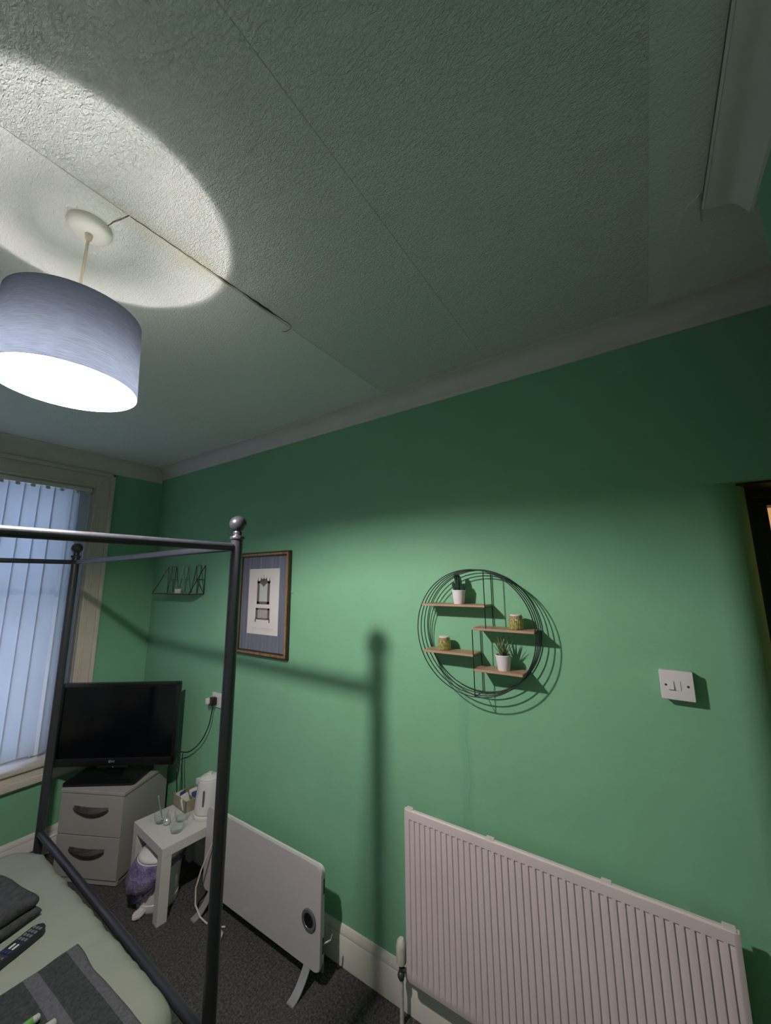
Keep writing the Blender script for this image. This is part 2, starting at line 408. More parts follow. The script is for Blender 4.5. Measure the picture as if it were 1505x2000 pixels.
# doorway frame
t = bpy.data.objects.new('door_1', None); C.objects.link(t); t.location = (1.86, -0.72, 0); t['kind'] = 'structure'
bm = BM()
for a, b in (((1.82, -.30, 0), (1.90, -.368, 1.972)), ((1.82, -1.09, 0), (1.90, -1.16, 1.972)), ((1.82, -.30, 1.972), (1.90, -1.16, 2.03))):
    box(bm, a, b, 0.003)
obj('door_frame', bm, 'door_wood', t, world=True)
bm = BM(); box(bm, (1.722, -.2995, 0), (1.82, -.308, 2.028)); box(bm, (1.722, -1.1605, 0), (1.82, -1.152, 2.028)); box(bm, (1.655, -.26, 2.022), (1.82, -1.16, 2.030)); obj('door_shade_boards', bm, 'door_wood', t, world=True)  # near-black boards added to paint the shade of the doorway reveal
bm = BM()
for a, b in (((1.80, -.30, 0), (1.82, -.345, 1.995)), ((1.80, -1.115, 0), (1.82, -1.16, 1.995)), ((1.80, -.30, 1.995), (1.82, -1.16, 2.03))):
    box(bm, a, b, 0.004)
obj('door_stop', bm, 'door_wood', t, world=True)

# coving ----------------------------------------------------
def sweep(bm, prof, p0, p1, n_in, m0=0, m1=0):
    """profile (distance from wall, drop below ceiling) swept between p0 and p1; n_in points into the room; m = mitre shift per unit distance"""
    p0, p1, n_in = Vector(p0), Vector(p1), Vector(n_in); d = (p1-p0).normalized()
    A = [bm.verts.new(p0 + n_in*a + d*(a*m0) - Vector((0, 0, b))) for a, b in prof]
    B = [bm.verts.new(p1 + n_in*a - d*(a*m1) - Vector((0, 0, b))) for a, b in prof]
    k = len(prof)
    for i in range(k): bm.faces.new((A[i], A[(i+1) % k], B[(i+1) % k], B[i]))
    bm.faces.new(A[::-1]); bm.faces.new(B)
pr = [(0, 0), (0.088, 0), (0.088, 0.004), (0.080, 0.007)]
for i in range(1, 12):
    a = PI/2*i/12
    pr.append((0.080 - 0.070*math.sin(a), 0.007 + 0.070*(1-math.cos(a))))
pr += [(0.009, 0.079), (0.006, 0.085), (0, 0.085)]
bm = BM(); sweep(bm, pr, (XR, YA, ZC), (XR, YW, ZC), (-1, 0, 0), 0, 1); struct('trim_1', bm, 'cove', smooth=40)
bm = BM(); sweep(bm, [(a, b*1.33) for a, b in pr], (XL, YW, ZC), (XR, YW, ZC), (0, -1, 0), 0, 1); struct('trim_2', bm, 'cove', smooth=40)
# separate ogee coving over the back wall, cut off square at its end, its gap to the ceiling filled by a strip painted dark as shade
og = [(0, 0.020), (0.088, 0.020), (0.088, 0.025), (0.084, 0.028)]
for i in range(0, 17):
    s = i/16; og.append((0.083 - 0.077*s, 0.027 + 0.058*s - 0.019*math.sin(PI*s**1.3) + 0.003*math.sin(2*PI*s)))
og += [(0, 0.087)]
bm = BM(); sweep(bm, og, (XL, YB, ZC), (XE+.045, YB, ZC), (0, 1, 0)); struct('trim_3', bm, 'cove', smooth=40)
bm = BM(); box(bm, (XL, YB, ZC-.021), (XE+.042, YB+.0855, ZC)); struct('gap_shade_strip', bm, 'picture_dark')  # dark-coloured strip in the coving gap, painted in place of its shade
# skirting
sk = [(0, 0), (0.020, 0), (0.020, 0.112), (0.016, 0.118), (0.017, 0.124), (0.013, 0.138), (0.006, 0.150), (0, 0.152)]
def skirting(name, p0, p1, n_in, m0=0, m1=0):
    bm = BM(); sweep(bm, [(a, -b) for a, b in sk], p0, p1, n_in, m0, m1); struct(name, bm, 'gloss', smooth=40)
skirting('baseboard_right', (XR, -.185, 0), (XR, YW, 0), (-1, 0, 0), 0, 1)
skirting('baseboard_window', (XL, YW, 0), (XR, YW, 0), (0, -1, 0), 1, 1)
skirting('baseboard_left', (XL, YB, 0), (XL, YW, 0), (1, 0, 0), 1, 1)
skirting('baseboard_back', (XL, YB, 0), (XE, YB, 0), (0, 1, 0), 1, 0)

# lifted ceiling-paper seam -----------------------------------
def ribbon(bm, pts, widths, z, th=0.0012):
    k = len(pts); A = []; B = []
    for i, p in enumerate(pts):
        d = (Vector(pts[min(i+1, k-1)]) - Vector(pts[max(i-1, 0)])).normalized(); n = Vector((-d.y, d.x))
        wv = widths[i]/2
        A.append((p[0]+n.x*wv, p[1]+n.y*wv)); B.append((p[0]-n.x*wv, p[1]-n.y*wv))
    prism(bm, A + B[::-1], th, (0, 0, z))
bm = BM()
pts = [(0.345+0.545*i/40, 1.034-0.014*i/40+0.0012*math.sin(i*1.9)) for i in range(41)]
def wd(s): return 0.0012 + 0.0035*math.exp(-((s-.50)/.05)**2) + 0.0062*math.exp(-((s-.76)/.10)**2) + 0.0004*math.sin(s*40)
ribbon(bm, pts, [wd(i/40)*(1 if i < 40 else .3) for i in range(41)], ZC-.0012)
ribbon(bm, [(0.322, 1.116), (0.325, 1.100), (0.326, 1.088), (0.333, 1.066), (0.336, 1.054), (0.341, 1.034)], [0.001, 0.002, 0.003, 0.0036, 0.003, 0.002], ZC-.0012)
ribbon(bm, [(0.889, 1.020), (0.903, 1.040), (0.904, 1.066), (0.896, 1.078)], [0.0012, 0.0014, 0.0022, 0.0006], ZC-.0012)
o = obj('paper_crack', bm, 'crack', ceiling); o['label'] = 'dark torn seam in the ceiling paper'
# drooping paper lip along the seam
bm = BM(); rows = []
for i in range(41):
    s = i/40; x = 0.345+0.545*s; dr = -0.0004 + 1.2*max(0, wd(s)-0.0016)
    y0 = 1.034-0.014*s + wd(s)/2
    rows.append([bm.verts.new((x, y0, ZC-dr)), bm.verts.new((x, y0+.012, ZC-dr*.5)), bm.verts.new((x, y0+.028, ZC+.0004)), bm.verts.new((x, y0+.028, ZC+.0009)), bm.verts.new((x, y0+.012, ZC-dr*.5+.0005)), bm.verts.new((x, y0, ZC-dr+.0006))])
for A, B in zip(rows, rows[1:]):
    for j in range(6): bm.faces.new((A[j], A[(j+1) % 6], B[(j+1) % 6], B[j]))
bm.faces.new(rows[0][::-1]); bm.faces.new(rows[-1])
obj('paper_flap', bm, 'ceiling', ceiling, smooth=True)
# torn lining paper bulge near the cut coving
bm = BM()
prism(bm, [(1.12, -.207), (1.165, -.212), (1.215, -.219), (1.233, -.214), (1.240, -.196), (1.232, -.165), (1.15, -.18)], -0.004, (0, 0, ZC))
obj('paper_bulge', bm, 'ceiling', ceiling)

# window ------------------------------------------------------
win = bpy.data.objects.new('window_1', None); C.objects.link(win); win.location = ((OX0+OX1)/2, YW, OZ0); win['kind'] = 'structure'
bm = BM()
def archi(bm, x0, x1):    # moulded vertical board, stepped in section
    s = 1 if x1 > x0 else -1
    box(bm, (x0, YW, 0.50), (x1, YW-.018, OZ1+.12), .003)
    box(bm, (x1-s*.026, YW-.012, 0.50), (x1, YW-.034, OZ1+.121), .006)
    box(bm, (x0+s*.028, YW-.012, 0.50), (x0+s*.040, YW-.025, OZ1+.05), .004)
    box(bm, (x0+s*.0, YW-.010, 0.50), (x0+s*.012, YW-.024, OZ1+.02), .003)
archi(bm, OX1, OX1+.118); archi(bm, OX0, OX0-.118)
box(bm, (OX0-.112, YW, OZ1), (OX1+.112, YW-.017, OZ1+.118), .002)
box(bm, (OX0-.118, YW-.012, OZ1+.092), (OX1+.118, YW-.034, OZ1+.121), .006)
box(bm, (OX0, YW-.012, OZ1+.0), (OX1, YW-.026, OZ1+.012), .004)
obj('architrave', bm, 'frame_gloss', win, smooth=30, world=True)
bm = BM()
box(bm, (OX0-.13, YW+.20, OZ0-.03), (OX1+.13, YW-.055, OZ0-.002), .006)
box(bm, (OX0-.125, YW, OZ0-.135), (OX1+.125, YW-.030, OZ0-.03), .004)
box(bm, (OX0-.125, YW-.025, OZ0-.125), (OX1+.125, YW-.048, OZ0-.075), .012, 3)
obj('window_sill', bm, 'frame_gloss', win, smooth=30, world=True)
bm = BM()
fy0, fy1 = YW+.13, YW+.20
for a, b in (((OX0, fy0, OZ0-.002), (OX0+.06, fy1, OZ1)), ((OX1-.06, fy0, OZ0-.002), (OX1, fy1, OZ1)), ((OX0, fy0, OZ0-.002), (OX1, fy1, OZ0+.07)), ((OX0, fy0, OZ1-.06), (OX1, fy1, OZ1)),
             ((.19, fy0, OZ0), (.25, fy1, OZ1)), ((.985, fy0-.03, OZ0), (1.075, fy1, OZ1)), ((OX0, fy0, 1.62), (OX1, fy1, 1.67))):
    box(bm, a, b, .004)
obj('window_frame', bm, 'upvc', win, world=True)
bm = BM(); box(bm, (OX0+.05, YW+.158, OZ0+.06), (OX1-.05, YW+.162, OZ1-.05)); obj('window_pane', bm, 'pane', win, world=True)
bm = BM()
box(bm, (OX1-.006, YW+.001, OZ0), (OX1, YW+.13, OZ1)); box(bm, (OX0, YW+.001, OZ0), (OX0+.006, YW+.13, OZ1)); box(bm, (OX0+.006, YW+.001, OZ1-.006), (OX1-.006, YW+.13, OZ1))
obj('reveal_lining', bm, 'frame_gloss', win, world=True)

# vertical blind ----------------------------------------------
blind = thing('vertical_blind', 'white vertical slat blind hanging closed across the tall window', 'blind', (.2, YW+.03, OZ1-.03))
bm = BM(); box(bm, (OX0+.015, YW+.012, OZ1-.040), (OX1-.012, YW+.052, OZ1-.008), .004)
obj('headrail', bm, 'white_plastic', blind, world=True)
def slat(x0, x1, tilt):
    bm = BM(); cx = (x0+x1)/2; hw = 0.0445; cy = YW+.032
    hwx = (x1-x0)/2+.006; a = math.acos(min(1, hwx/hw)) if hwx < hw else 0.06
    a = a if tilt > 0 else -a
    n = 6; P = []
    for i in range(n+1):
        s = -hw+2*hw*i/n; bow = 0.003*(1-(2*i/n-1)**2)
        P.append((cx+s*math.cos(a)-bow*math.sin(a), cy+s*math.sin(a)-bow))
    zt, zb = OZ1-.041, OZ0+.035
    F = [bm.verts.new((x, y, zt)) for x, y in P]; G = [bm.verts.new((x, y, zb)) for x, y in P]
    F2 = [bm.verts.new((x, y+.0008, zt)) for x, y in P]; G2 = [bm.verts.new((x, y+.0008, zb)) for x, y in P]
    for i in range(n):
        bm.faces.new((F[i], F[i+1], G[i+1], G[i])); bm.faces.new((F2[i+1], F2[i], G2[i], G2[i+1]))
        bm.faces.new((F[i+1], F[i], F2[i], F2[i+1])); bm.faces.new((G[i], G[i+1], G2[i+1], G2[i]))
    bm.faces.new((F[0], G[0], G2[0], F2[0])); bm.faces.new((F[n], F2[n], G2[n], G[n]))
    s_ = obj('slat', bm, 'blind', blind, smooth=30, world=True)
    bm = BM(); box(bm, (cx-.012, cy-.004, OZ1-.058), (cx+.012, cy+.004, OZ1-.038), .002)
    obj('hanger', bm, 'white_plastic', s_, world=True)
xs = [1.133, 1.063]
slat(1.058, 1.120, 1); slat(1.008, 1.060, 1)
x = 0.986
while x > OX0+.06: slat(x-.0800, x, 1); x -= .0805

# ------------------------------------------------------------------ pendant lamp
LX, LY = 0.297, 1.157
lamp = thing('pendant_lamp', 'grey-blue drum pendant lamp, lit, hanging from white ceiling rose', 'lamp', (LX, LY, ZC))
bm = BM(); lathe(bm, [(0.0001, -.026), (0.012, -.026), (0.035, -.023), (0.046, -.017), (0.050, -.010), (0.050, 0), (0.0001, 0)], (LX, LY, ZC), 40)
obj('ceiling_rose', bm, 'rose', lamp, smooth=35, world=True)
bm = BM(); lathe(bm, [(0.0035, -.045), (0.0075, -.040), (0.009, -.030), (0.0095, -.024)], (LX, LY, ZC), 16, caps=True)
cyl(bm, (LX, LY, ZC-.03), (LX, LY+.019, 2.365), 0.0036, 10)
obj('flex', bm, 'flex', lamp, smooth=35, world=True)
bm = BM(); lathe(bm, [(0.006, .095), (0.014, .09), (0.018, .06), (0.020, .03), (0.020, .0), (0.015, -.002)], (LX, LY+.019, 2.290), 20, caps=True)
holder = obj('bulb_holder', bm, 'rose', lamp, smooth=35, world=True)
bm = BM(); lathe(bm, [(0.0001, -.058), (0.012, -.057), (0.022, -.050), (0.0280, -.040), (0.0297, -.031), (0.0298, -.0242), (0.0001, -.0242)], (LX, LY+.02, 2.287), 28, caps=False)
blb = obj('bulb', bm, 'bulb', lamp, smooth=50, world=True)
bm = BM(); lathe(bm, [(0.0001, -.024), (0.0300, -.024), (0.0313, -.0255), (0.0322, -.022), (0.0305, -.012), (0.027, .004), (0.018, .020), (0.014, .022), (0.0001, .022)], (LX, LY+.02, 2.287), 28)  # opaque housing, its unseen collar widened to block the bulb's upward light
obj('bulb_housing_baffle', bm, 'white_plastic', blb, smooth=40, world=True)
ZT, ZB, RT, RB = 2.412, 2.212, 0.142, 0.149
bm = BM(); lathe(bm, [(RT-.0005, ZT), (RT, ZT), (RT, ZT-.002)] + [(RT+(RB-RT)*i/8, ZT+(ZB-ZT)*i/8) for i in range(9)][1:] + [(RB-.0005, ZB)], (LX, LY, 0), 72)
shade = obj('lamp_shade', bm, 'shade_out', lamp, smooth=40, world=True)
bm = BM(); lathe(bm, [(RT-.0005, ZT)] + [(RT-.0015+(RB-RT)*i/8, ZT-.0002+(ZB-ZT+.0004)*i/8) for i in range(9)] + [(RB-.0005, ZB)], (LX, LY, 0), 72)
obj('shade_lining', bm, 'shade_in', shade, smooth=40, world=True)
bm = BM()
for k in range(3):
    a = k*2*PI/3+.5; cyl(bm, (LX+.02*math.cos(a), LY+.019+.02*math.sin(a), 2.335), (LX+(RT-.004)*math.cos(a), LY+(RT-.004)*math.sin(a), ZT-.004), 0.0018, 6)
tube(bm, [(LX+.021*math.cos(a), LY+.019+.021*math.sin(a), 2.335) for a in [2*PI*i/20 for i in range(20)]], 0.002, 6, closed=True)
obj('shade_ring', bm, 'white_plastic', shade, world=True)

# ------------------------------------------------------------------ four-poster bed
PF = Vector((0.812, 1.163)); PB = Vector((0.857, 2.745)); ex = (PB-PF).normalized(); nx = Vector((ex.y, -ex.x))  # nx points to +x
def bedpt(u, v, z):  # u from foot towards head (-x), v along ex
    p = PF - nx*u + ex*v; return (p.x, p.y, z)
LV = (PB-PF).length; LU = 1.98
bed = thing('four_poster_bed', 'gunmetal tubular four-poster bed frame with ball finials', 'bed', (PF.x, PF.y, 0))
def post(u, v):
    c = bedpt(u, v, 0); bm = BM()
    tube(bm, [(c[0], c[1], 0.0), (c[0], c[1], 1.868)], 0.0195, 24)
    p = obj('post', bm, 'steel', bed, smooth=40, world=True)
    bm = BM()
    prof = [(0.0195, 1.868), (0.0235, 1.870), (0.0245, 1.875), (0.0225, 1.880), (0.0150, 1.882), (0.0135, 1.885), (0.0150, 1.891), (0.0140, 1.896)]
    R = 0.0285; zc = 1.9235
    prof += [(R*math.cos(a), zc+R*math.sin(a)) for a in [-PI/2+.48+(PI-.48)*i/18 for i in range(19)]]
    prof[-1] = (0.0002, prof[-1][1])
    lathe(bm, prof, (c[0], c[1], 0), 28)
    obj('finial', bm, 'steel', p, smooth=50, world=True)
    d = (Vector((nx.x, nx.y, 0))*(1 if u < 1 else -1) - Vector((ex.x, ex.y, 0))*(.6 if v < 1 else -.6)).normalized()
    for z in (1.843, .455):
        bm = BM(); tube(bm, [Vector((c[0], c[1], z))+d*.0185, Vector((c[0], c[1], z))+d*.0225], [0.0055, 0.004], 10)
        obj('bolt', bm, 'chrome', p, smooth=40, world=True)
for u, v in ((0, 0), (0, LV), (LU, 0), (LU, LV)): post(u, v)
def rail(name, a, b, r):
    bm = BM(); tube(bm, [a, b], r, 20); return obj(name, bm, 'steel', bed, smooth=40, world=True)
RZ = 1.843
rail('canopy_rail', bedpt(0, .018, RZ), bedpt(0, LV-.018, RZ), 0.0125)
rail('canopy_rail', bedpt(.018, 0, RZ), bedpt(LU-.018, 0, RZ), 0.0135)
rail('canopy_rail', bedpt(.018, LV, RZ), bedpt(LU-.018, LV, RZ), 0.0125)
rail('canopy_rail', bedpt(LU, .018, RZ), bedpt(LU, LV-.018, RZ), 0.0125)
rail('side_rail', bedpt(0, .018, .452), bedpt(0, LV-.018, .452), 0.0155)
rail('side_rail', bedpt(.018, 0, .36), bedpt(LU-.018, 0, .36), 0.019)
rail('side_rail', bedpt(.018, LV, .36), bedpt(LU-.018, LV, .36), 0.019)
rail('side_rail', bedpt(LU, .018, .452), bedpt(LU, LV-.018, .452), 0.019)
bm = BM()
for i in range(14):
    v = .06+(LU-.12)*i/13; a = bedpt(v, .02, .275); b = bedpt(v, LV-.02, .275)
    tube(bm, [a, b], 0.012, 6)
for v in (.03, LV-.03): tube(bm, [bedpt(.02, v, .262), bedpt(LU-.02, v, .262)], .014, 8)
obj('slat_base', bm, 'steel', bed, world=True)
bm = BM()
for i in range(1, 12): tube(bm, [bedpt(LU, LV*i/12, .452), bedpt(LU, LV*i/12, 1.1)], .007, 8)
tube(bm, [bedpt(LU, .018, 1.1), bedpt(LU, LV-.018, 1.1)], .012, 10)
obj('headboard', bm, 'steel', bed, smooth=40, world=True)

# mattress with fitted sheet
def round_rect_pts(x0, x1, y0, y1, r, n=14, m=40):
    P = []
    cs = [(x1-r, y1-r, 0), (x0+r, y1-r, PI/2), (x0+r, y0+r, PI), (x1-r, y0+r, 3*PI/2)]
    for k, (cx, cy, a0) in enumerate(cs):
        for i in range(n+1):
            a = a0+PI/2*i/n; P.append((cx+r*math.cos(a), cy+r*math.sin(a)))
        nxt = cs[(k+1) % 4]; q = (nxt[0]+r*math.cos(nxt[2]), nxt[1]+r*math.sin(nxt[2])); p = P[-1]
        for i in range(1, m): P.append((p[0]+(q[0]-p[0])*i/m, p[1]+(q[1]-p[1])*i/m))
    return P
MX0, MX1, MY0, MY1, MZ = -1.13, 0.797, 1.195, 2.615, 0.502
bm = BM(); rings = []
lev = [(0, .29), (0, .34), (0, .39), (0, .43)] + [(0.05*(1-math.cos(a)), .452+.05*math.sin(a)) for a in [PI/2*i/7 for i in range(8)]] + [(0.05+.018*i, MZ) for i in range(1, 20)]
for ins, z in lev:
    P = round_rect_pts(MX0+ins, MX1-ins, MY0+ins, MY1-ins, max(.02, .17-ins*.4)); ring = []
    for (x, y) in P:
        e = math.exp(-max(0, ins-.02)/.12)
        n1 = noise.noise(Vector((x*9, y*38, 3))) * .011*e + noise.noise(Vector((x*3, y*3, 9)))*.008
        n2 = noise.noise(Vector((x*22, y*22, z*12)))*.0025*e
        zz = z + (n1+n2)*(1 if z > .44 else .5)
        ring.append(bm.verts.new((x+n2*1.2, y+n2, zz)))
    rings.append(ring)
k = len(rings[0])
for A, B in zip(rings, rings[1:]):
    for j in range(k): bm.faces.new((A[j], A[(j+1) % k], B[(j+1) % k], B[j]))
f1 = bm.faces.new(rings[0][::-1]); f2 = bm.faces.new(rings[-1])
bmesh.ops.triangulate(bm, faces=[f1, f2])
tag(obj('mattress', bm, 'sheet', smooth=60), 'mattress in sage grey fitted sheet on the four-poster bed', 'mattress')

# towels, remote and toiletries on the bed
def soft_slab(bm, w, d, z0, z1, seed, r=.012, amp=.006, nu=40, nv=34, edge=.016):
    def pt(i, j, top):
        u, v = .5-.5*math.cos(PI*i/nu), .5-.5*math.cos(PI*j/nv); x = -w/2+w*u; y = -d/2+d*v
        e = min(u*w, (1-u)*w, v*d, (1-v)*d)/edge; e = min(1, e); dr = (1-math.sqrt(max(0, 1-(1-e)**2)))
        n = noise.noise(Vector((x*12+seed, y*12, seed)))*amp + noise.noise(Vector((x*30+seed, y*5, seed)))*amp*.5
        h = (z1-z0)/2; zm = (z0+z1)/2
        return (x+noise.noise(Vector((y*8, seed, 1)))*.008, y+noise.noise(Vector((x*8, seed, 7)))*.008, (zm+h*(1-dr)+n) if top else (zm-h*(1-dr)))
    T = [[bm.verts.new(pt(i, j, True)) for j in range(nv+1)] for i in range(nu+1)]
    B = [[bm.verts.new(pt(i, j, False)) for j in range(nv+1)] for i in range(nu+1)]
    for i in range(nu):
        for j in range(nv):
            bm.faces.new((T[i][j], T[i+1][j], T[i+1][j+1], T[i][j+1])); bm.faces.new((B[i][j], B[i][j+1], B[i+1][j+1], B[i+1][j]))
    for i in range(nu):
        bm.faces.new((T[i][0], B[i][0], B[i+1][0], T[i+1][0])); bm.faces.new((T[i][nv], T[i+1][nv], B[i+1][nv], B[i][nv]))
    for j in range(nv):
        bm.faces.new((T[0][j], T[0][j+1], B[0][j+1], B[0][j])); bm.faces.new((T[nu][j], B[nu][j], B[nu][j+1], T[nu][j+1]))
tw_rot = math.radians(14)
def towel(z0, z1, seed, cx, cy, rot, label):
    bm = BM(); soft_slab(bm, .46, .26, 0, z1-z0, seed)
    o = obj('folded_towel', bm, 'towel', smooth=60); o.location = (cx, cy, z0); o.rotation_euler = (0, 0, rot)
    tag(o, label, 'towel', 'folded towels piled on the bed')
towel(.503, .540, 3.3, .408, 2.078, math.radians(15), 'charcoal folded towel, the lower of the pile of two')
towel(.538, .585, 7.1, .402, 2.09, math.radians(12), 'charcoal folded towel, on top of the pile of two')
bm = BM(); soft_slab(bm, .50, .46, 0, .028, 11.7, amp=.003, nu=40, nv=34, edge=.012)
o = obj('flat_towel', bm, 'towel_band', smooth=60); o.location = (.438, 1.492, .502); o.rotation_euler = (0, 0, math.radians(1.5))
tag(o, 'wide dark towel with lighter woven bands laid flat on the bed', 'towel')
# remote control
rem = thing('remote_control', 'long black remote control with pale and navy buttons on the bed', 'remote', (.548, 1.889, .505), math.radians(20))
bm = BM(); prism(bm, [(p[0]-.105, p[1]-.024) for p in rrect(.21, .048, .020, 6)], .020)
bmesh.ops.bevel(bm, geom=[e for e in bm.edges], offset=.002, segments=1, affect='EDGES')
obj('shell', bm, 'remote', rem, smooth=40)
def keys(name, mat, L_):
    for x, y, a, b in L_:
        bm = BM(); box(bm, (x-a, y-b, .0195), (x+a, y+b, .0225), .001, 1); obj(name, bm, mat, rem)
keys('button', 'key_grey', [(x, y, .005, .0045) for x in (.085, .070, .055, .040) for y in (-.013, 0, .013)])
keys('button', 'key_white', [(.012, -.009, .010, .0035), (.012, .006, .010, .0035)])
keys('button', 'key_blue', [(-.008, -.012, .005, .0035), (-.008, 0, .005, .0035), (-.008, .012, .005, .0035)])
keys('button', 'key_grey', [(x, y, .0035, .003) for x in (-.028, -.042, -.056, -.070) for y in (-.013, 0, .013)])
# toiletry tubes
def ttube(loc, rot, bodym, label):
    t = thing('toiletry_tube', label, 'tube', loc, rot, 'small toiletries on the flat towel')
    bm = BM(); n = 16; R = []
    for i in range(9):
        s = i/8; x = -.10+.10*s; a = .011*(1-.15*s)+.003*(1-s); b = .0105*(.12+.88*min(1, s*1.3))
        R.append([bm.verts.new((x, a*math.cos(2*PI*j/n), .0108+b*math.sin(2*PI*j/n))) for j in range(n)])
    for A, B in zip(R, R[1:]):
        for j in range(n): bm.faces.new((A[j], A[(j+1) % n], B[(j+1) % n], B[j]))
    bm.faces.new(R[0][::-1]); bm.faces.new(R[-1]); obj('tube_body', bm, bodym, t, smooth=50)
    bm = BM(); lathe(bm, [(.009, 0), (.0095, .002), (.0088, .013), (.006, .016)], (0, 0, .0108), 18, 'x', caps=True); obj('cap', bm, 'cap', t, smooth=40)
ttube((.515, 1.527, .531), math.radians(4), 'tube_green', 'small green toiletry tube with pale cap on the flat towel')
ttube((.535, 1.474, .531), math.radians(-2), 'tube_grey', 'small grey toiletry tube with pale cap on the flat towel')

# ------------------------------------------------------------------ chest of drawers (local x = along front, y = depth)
ca = math.atan2(-.893, .45)       # local +x runs from far-left corner to near-right corner
W_, D_, H_ = .42, .38, .492
FR = Vector((1.238, 2.712)); cdx = Vector((math.cos(ca), math.sin(ca))); cdy = Vector((-cdx.y, cdx.x))
o0 = FR - cdx*W_
chest = thing('bedside_chest', 'taupe two-drawer chest under the television in the corner', 'chest of drawers', (o0.x, o0.y, 0), ca)
bm = BM()
box(bm, (.004, .012, .03), (W_-.004, D_, H_-.016)); box(bm, (.012, .02, 0), (W_-.012, D_-.01, .03)); box(bm, (.004, -.0, .005), (W_-.004, .018, .03), .002)
obj('carcass', bm, 'chest_side', chest)
bm = BM(); box(bm, (-.004, -.008, H_-.018), (W_+.002, D_+.004, H_), .003); obj('chest_top', bm, 'chest', chest)
for z0, z1 in ((.034, .250), (.254, H_-.021)):
    bm = BM(); box(bm, (.004, -.006, z0), (W_-.004, .012, z1), .002); d = obj('drawer', bm, 'chest', chest)
    zc = z1-.075 if z0 < .1 else z1-.078
    # crescent cup pull
    x0, x1 = .095, .325; n = 20; P = []
    for i in range(n+1):
        s = i/n; P.append((x0+(x1-x0)*s, zc+.016-.006*math.sin(PI*s)))
    for i in range(n+1):
        s = 1-i/n; P.append((x0+(x1-x0)*s, zc-.006-.040*math.sin(PI*s)**.7))
    bm = BM(); prism(bm, P, -.004, (0, -.006, 0), (1, 0, 0), (0, 0, 1)); h = obj('handle', bm, 'handle', d)
    bm = BM(); rows = []
    for i in range(n+1):
        s = i/n; x = x0+(x1-x0)*s; k = math.sin(PI*s)
        zb = zc-.006-.040*k**.7; zt = zc+.016-.006*k
        rows.append([bm.verts.new((x, -.010-(.002+.014*k)*q*(1.6-.6*q), zb+(zt-zb)*.55*q)) for q in (0, .33, .66, 1)] + [bm.verts.new((x, -.0075-(.002+.014*k), zb+(zt-zb)*.55)), bm.verts.new((x, -.0095, zb+.001))])
    for A, B in zip(rows, rows[1:]):
        for j in range(6): bm.faces.new((A[j], A[(j+1) % 6], B[(j+1) % 6], B[j]))
    bm.faces.new(rows[0][::-1]); bm.faces.new(rows[-1])
    obj('handle_lip', bm, 'handle', h, smooth=50)

# ------------------------------------------------------------------ television
TR = Vector((1.500, 2.680)); TL = Vector((1.050, 3.302)); tdx = (TR-TL).normalized(); ta = math.atan2(tdx.y, tdx.x)
tw = (TR-TL).length; tc = (TR+TL)/2
tv = thing('television', 'black flat-screen television on the taupe chest', 'television', (tc.x, tc.y, H_), ta)   # local -y faces the room
zb, zt = .558-H_, 1.062-H_
bm = BM(); box(bm, (-tw/2, 0, zb+.008), (tw/2, .035, zt), .006); box(bm, (-tw/2+.10, .03, zb+.06), (tw/2-.10, .07, zt-.10), .012); obj('tv_body', bm, 'black_plastic', tv, smooth=40)
bm = BM()
for a, b in (((-tw/2, -.006, zb+.012), (-tw/2+.022, .004, zt)), ((tw/2-.022, -.006, zb+.012), (tw/2, .004, zt)), ((-tw/2, -.006, zt-.022), (tw/2, .004, zt)), ((-tw/2, -.006, zb), (tw/2, .004, zb+.048))):
    box(bm, a, b, .003)
obj('bezel', bm, 'black_plastic', tv, smooth=40)
bm = BM(); box(bm, (-tw/2+.02, -.001, zb+.045), (tw/2-.02, .002, zt-.02)); obj('screen', bm, 'screen', tv)
bm = BM(); box(bm, (-.045, .010, .015), (.045, .045, zb+.10), .006); box(bm, (-.10, -.008, zb-.012), (.10, .03, zb+.004), .004); obj('stand_neck', bm, 'black_plastic', tv, smooth=40)
bm = BM(); prism(bm, [(p[0]-.235, p[1]-.115) for p in rrect(.44, .24, .025)], .014); obj('stand_base', bm, 'black_plastic', tv, smooth=40)
# silver badge
bm = BM(); tube(bm, [(-.022+.0065*math.cos(a), -.0065, zb+.028+.0065*math.sin(a)) for a in [2*PI*i/20 for i in range(20)]], .0009, 6, closed=True)
box(bm, (-.0225, -.0072, zb+.0245), (-.0212, -.006, zb+.0315)); box(bm, (-.0225, -.0072, zb+.0245), (-.0185, -.006, zb+.0257))
obj('badge_ring', bm, 'logo', tv)
cu = bpy.data.curves.new('badge_text', 'FONT'); cu.body = 'LG'; cu.size = .016; cu.extrude = .0004; cu.align_y = 'CENTER'
to = bpy.data.objects.new('badge_tmp', cu); C.objects.link(to); bpy.context.view_layer.update()
me = bpy.data.meshes.new_from_object(to.evaluated_get(bpy.context.evaluated_depsgraph_get())); bpy.data.objects.remove(to)
me.materials.clear(); me.materials.append(M['logo'])
lg = bpy.data.objects.new('badge_lettering', me); C.objects.link(lg); lg.parent = tv; lg.location = (-.011, -.0066, zb+.028); lg.rotation_euler = (PI/2, 0, 0)
bm = BM(); box(bm, (.002, -.010, zb-.006), (.006, -.007, zb-.002)); obj('power_light', bm, 'logo', tv)

# ------------------------------------------------------------------ small white table
TA = math.radians(-4.5); TW, TD, TH = .38, .385, .352
tab = thing('side_table', 'small square white side table between chest and panel heater', 'table', (1.232, 2.244, 0), TA)
bm = BM(); box(bm, (0, 0, TH-.048), (TW-.012, TD, TH), .002); obj('tabletop', bm, 'table', tab)
for x, y in ((.001, .001), (TW-.063, .001), (.001, TD-.051), (TW-.063, TD-.051)):
    bm = BM(); box(bm, (x, y, 0), (x+.050, y+.050, TH-.048), .0015); obj('leg', bm, 'table', tab)

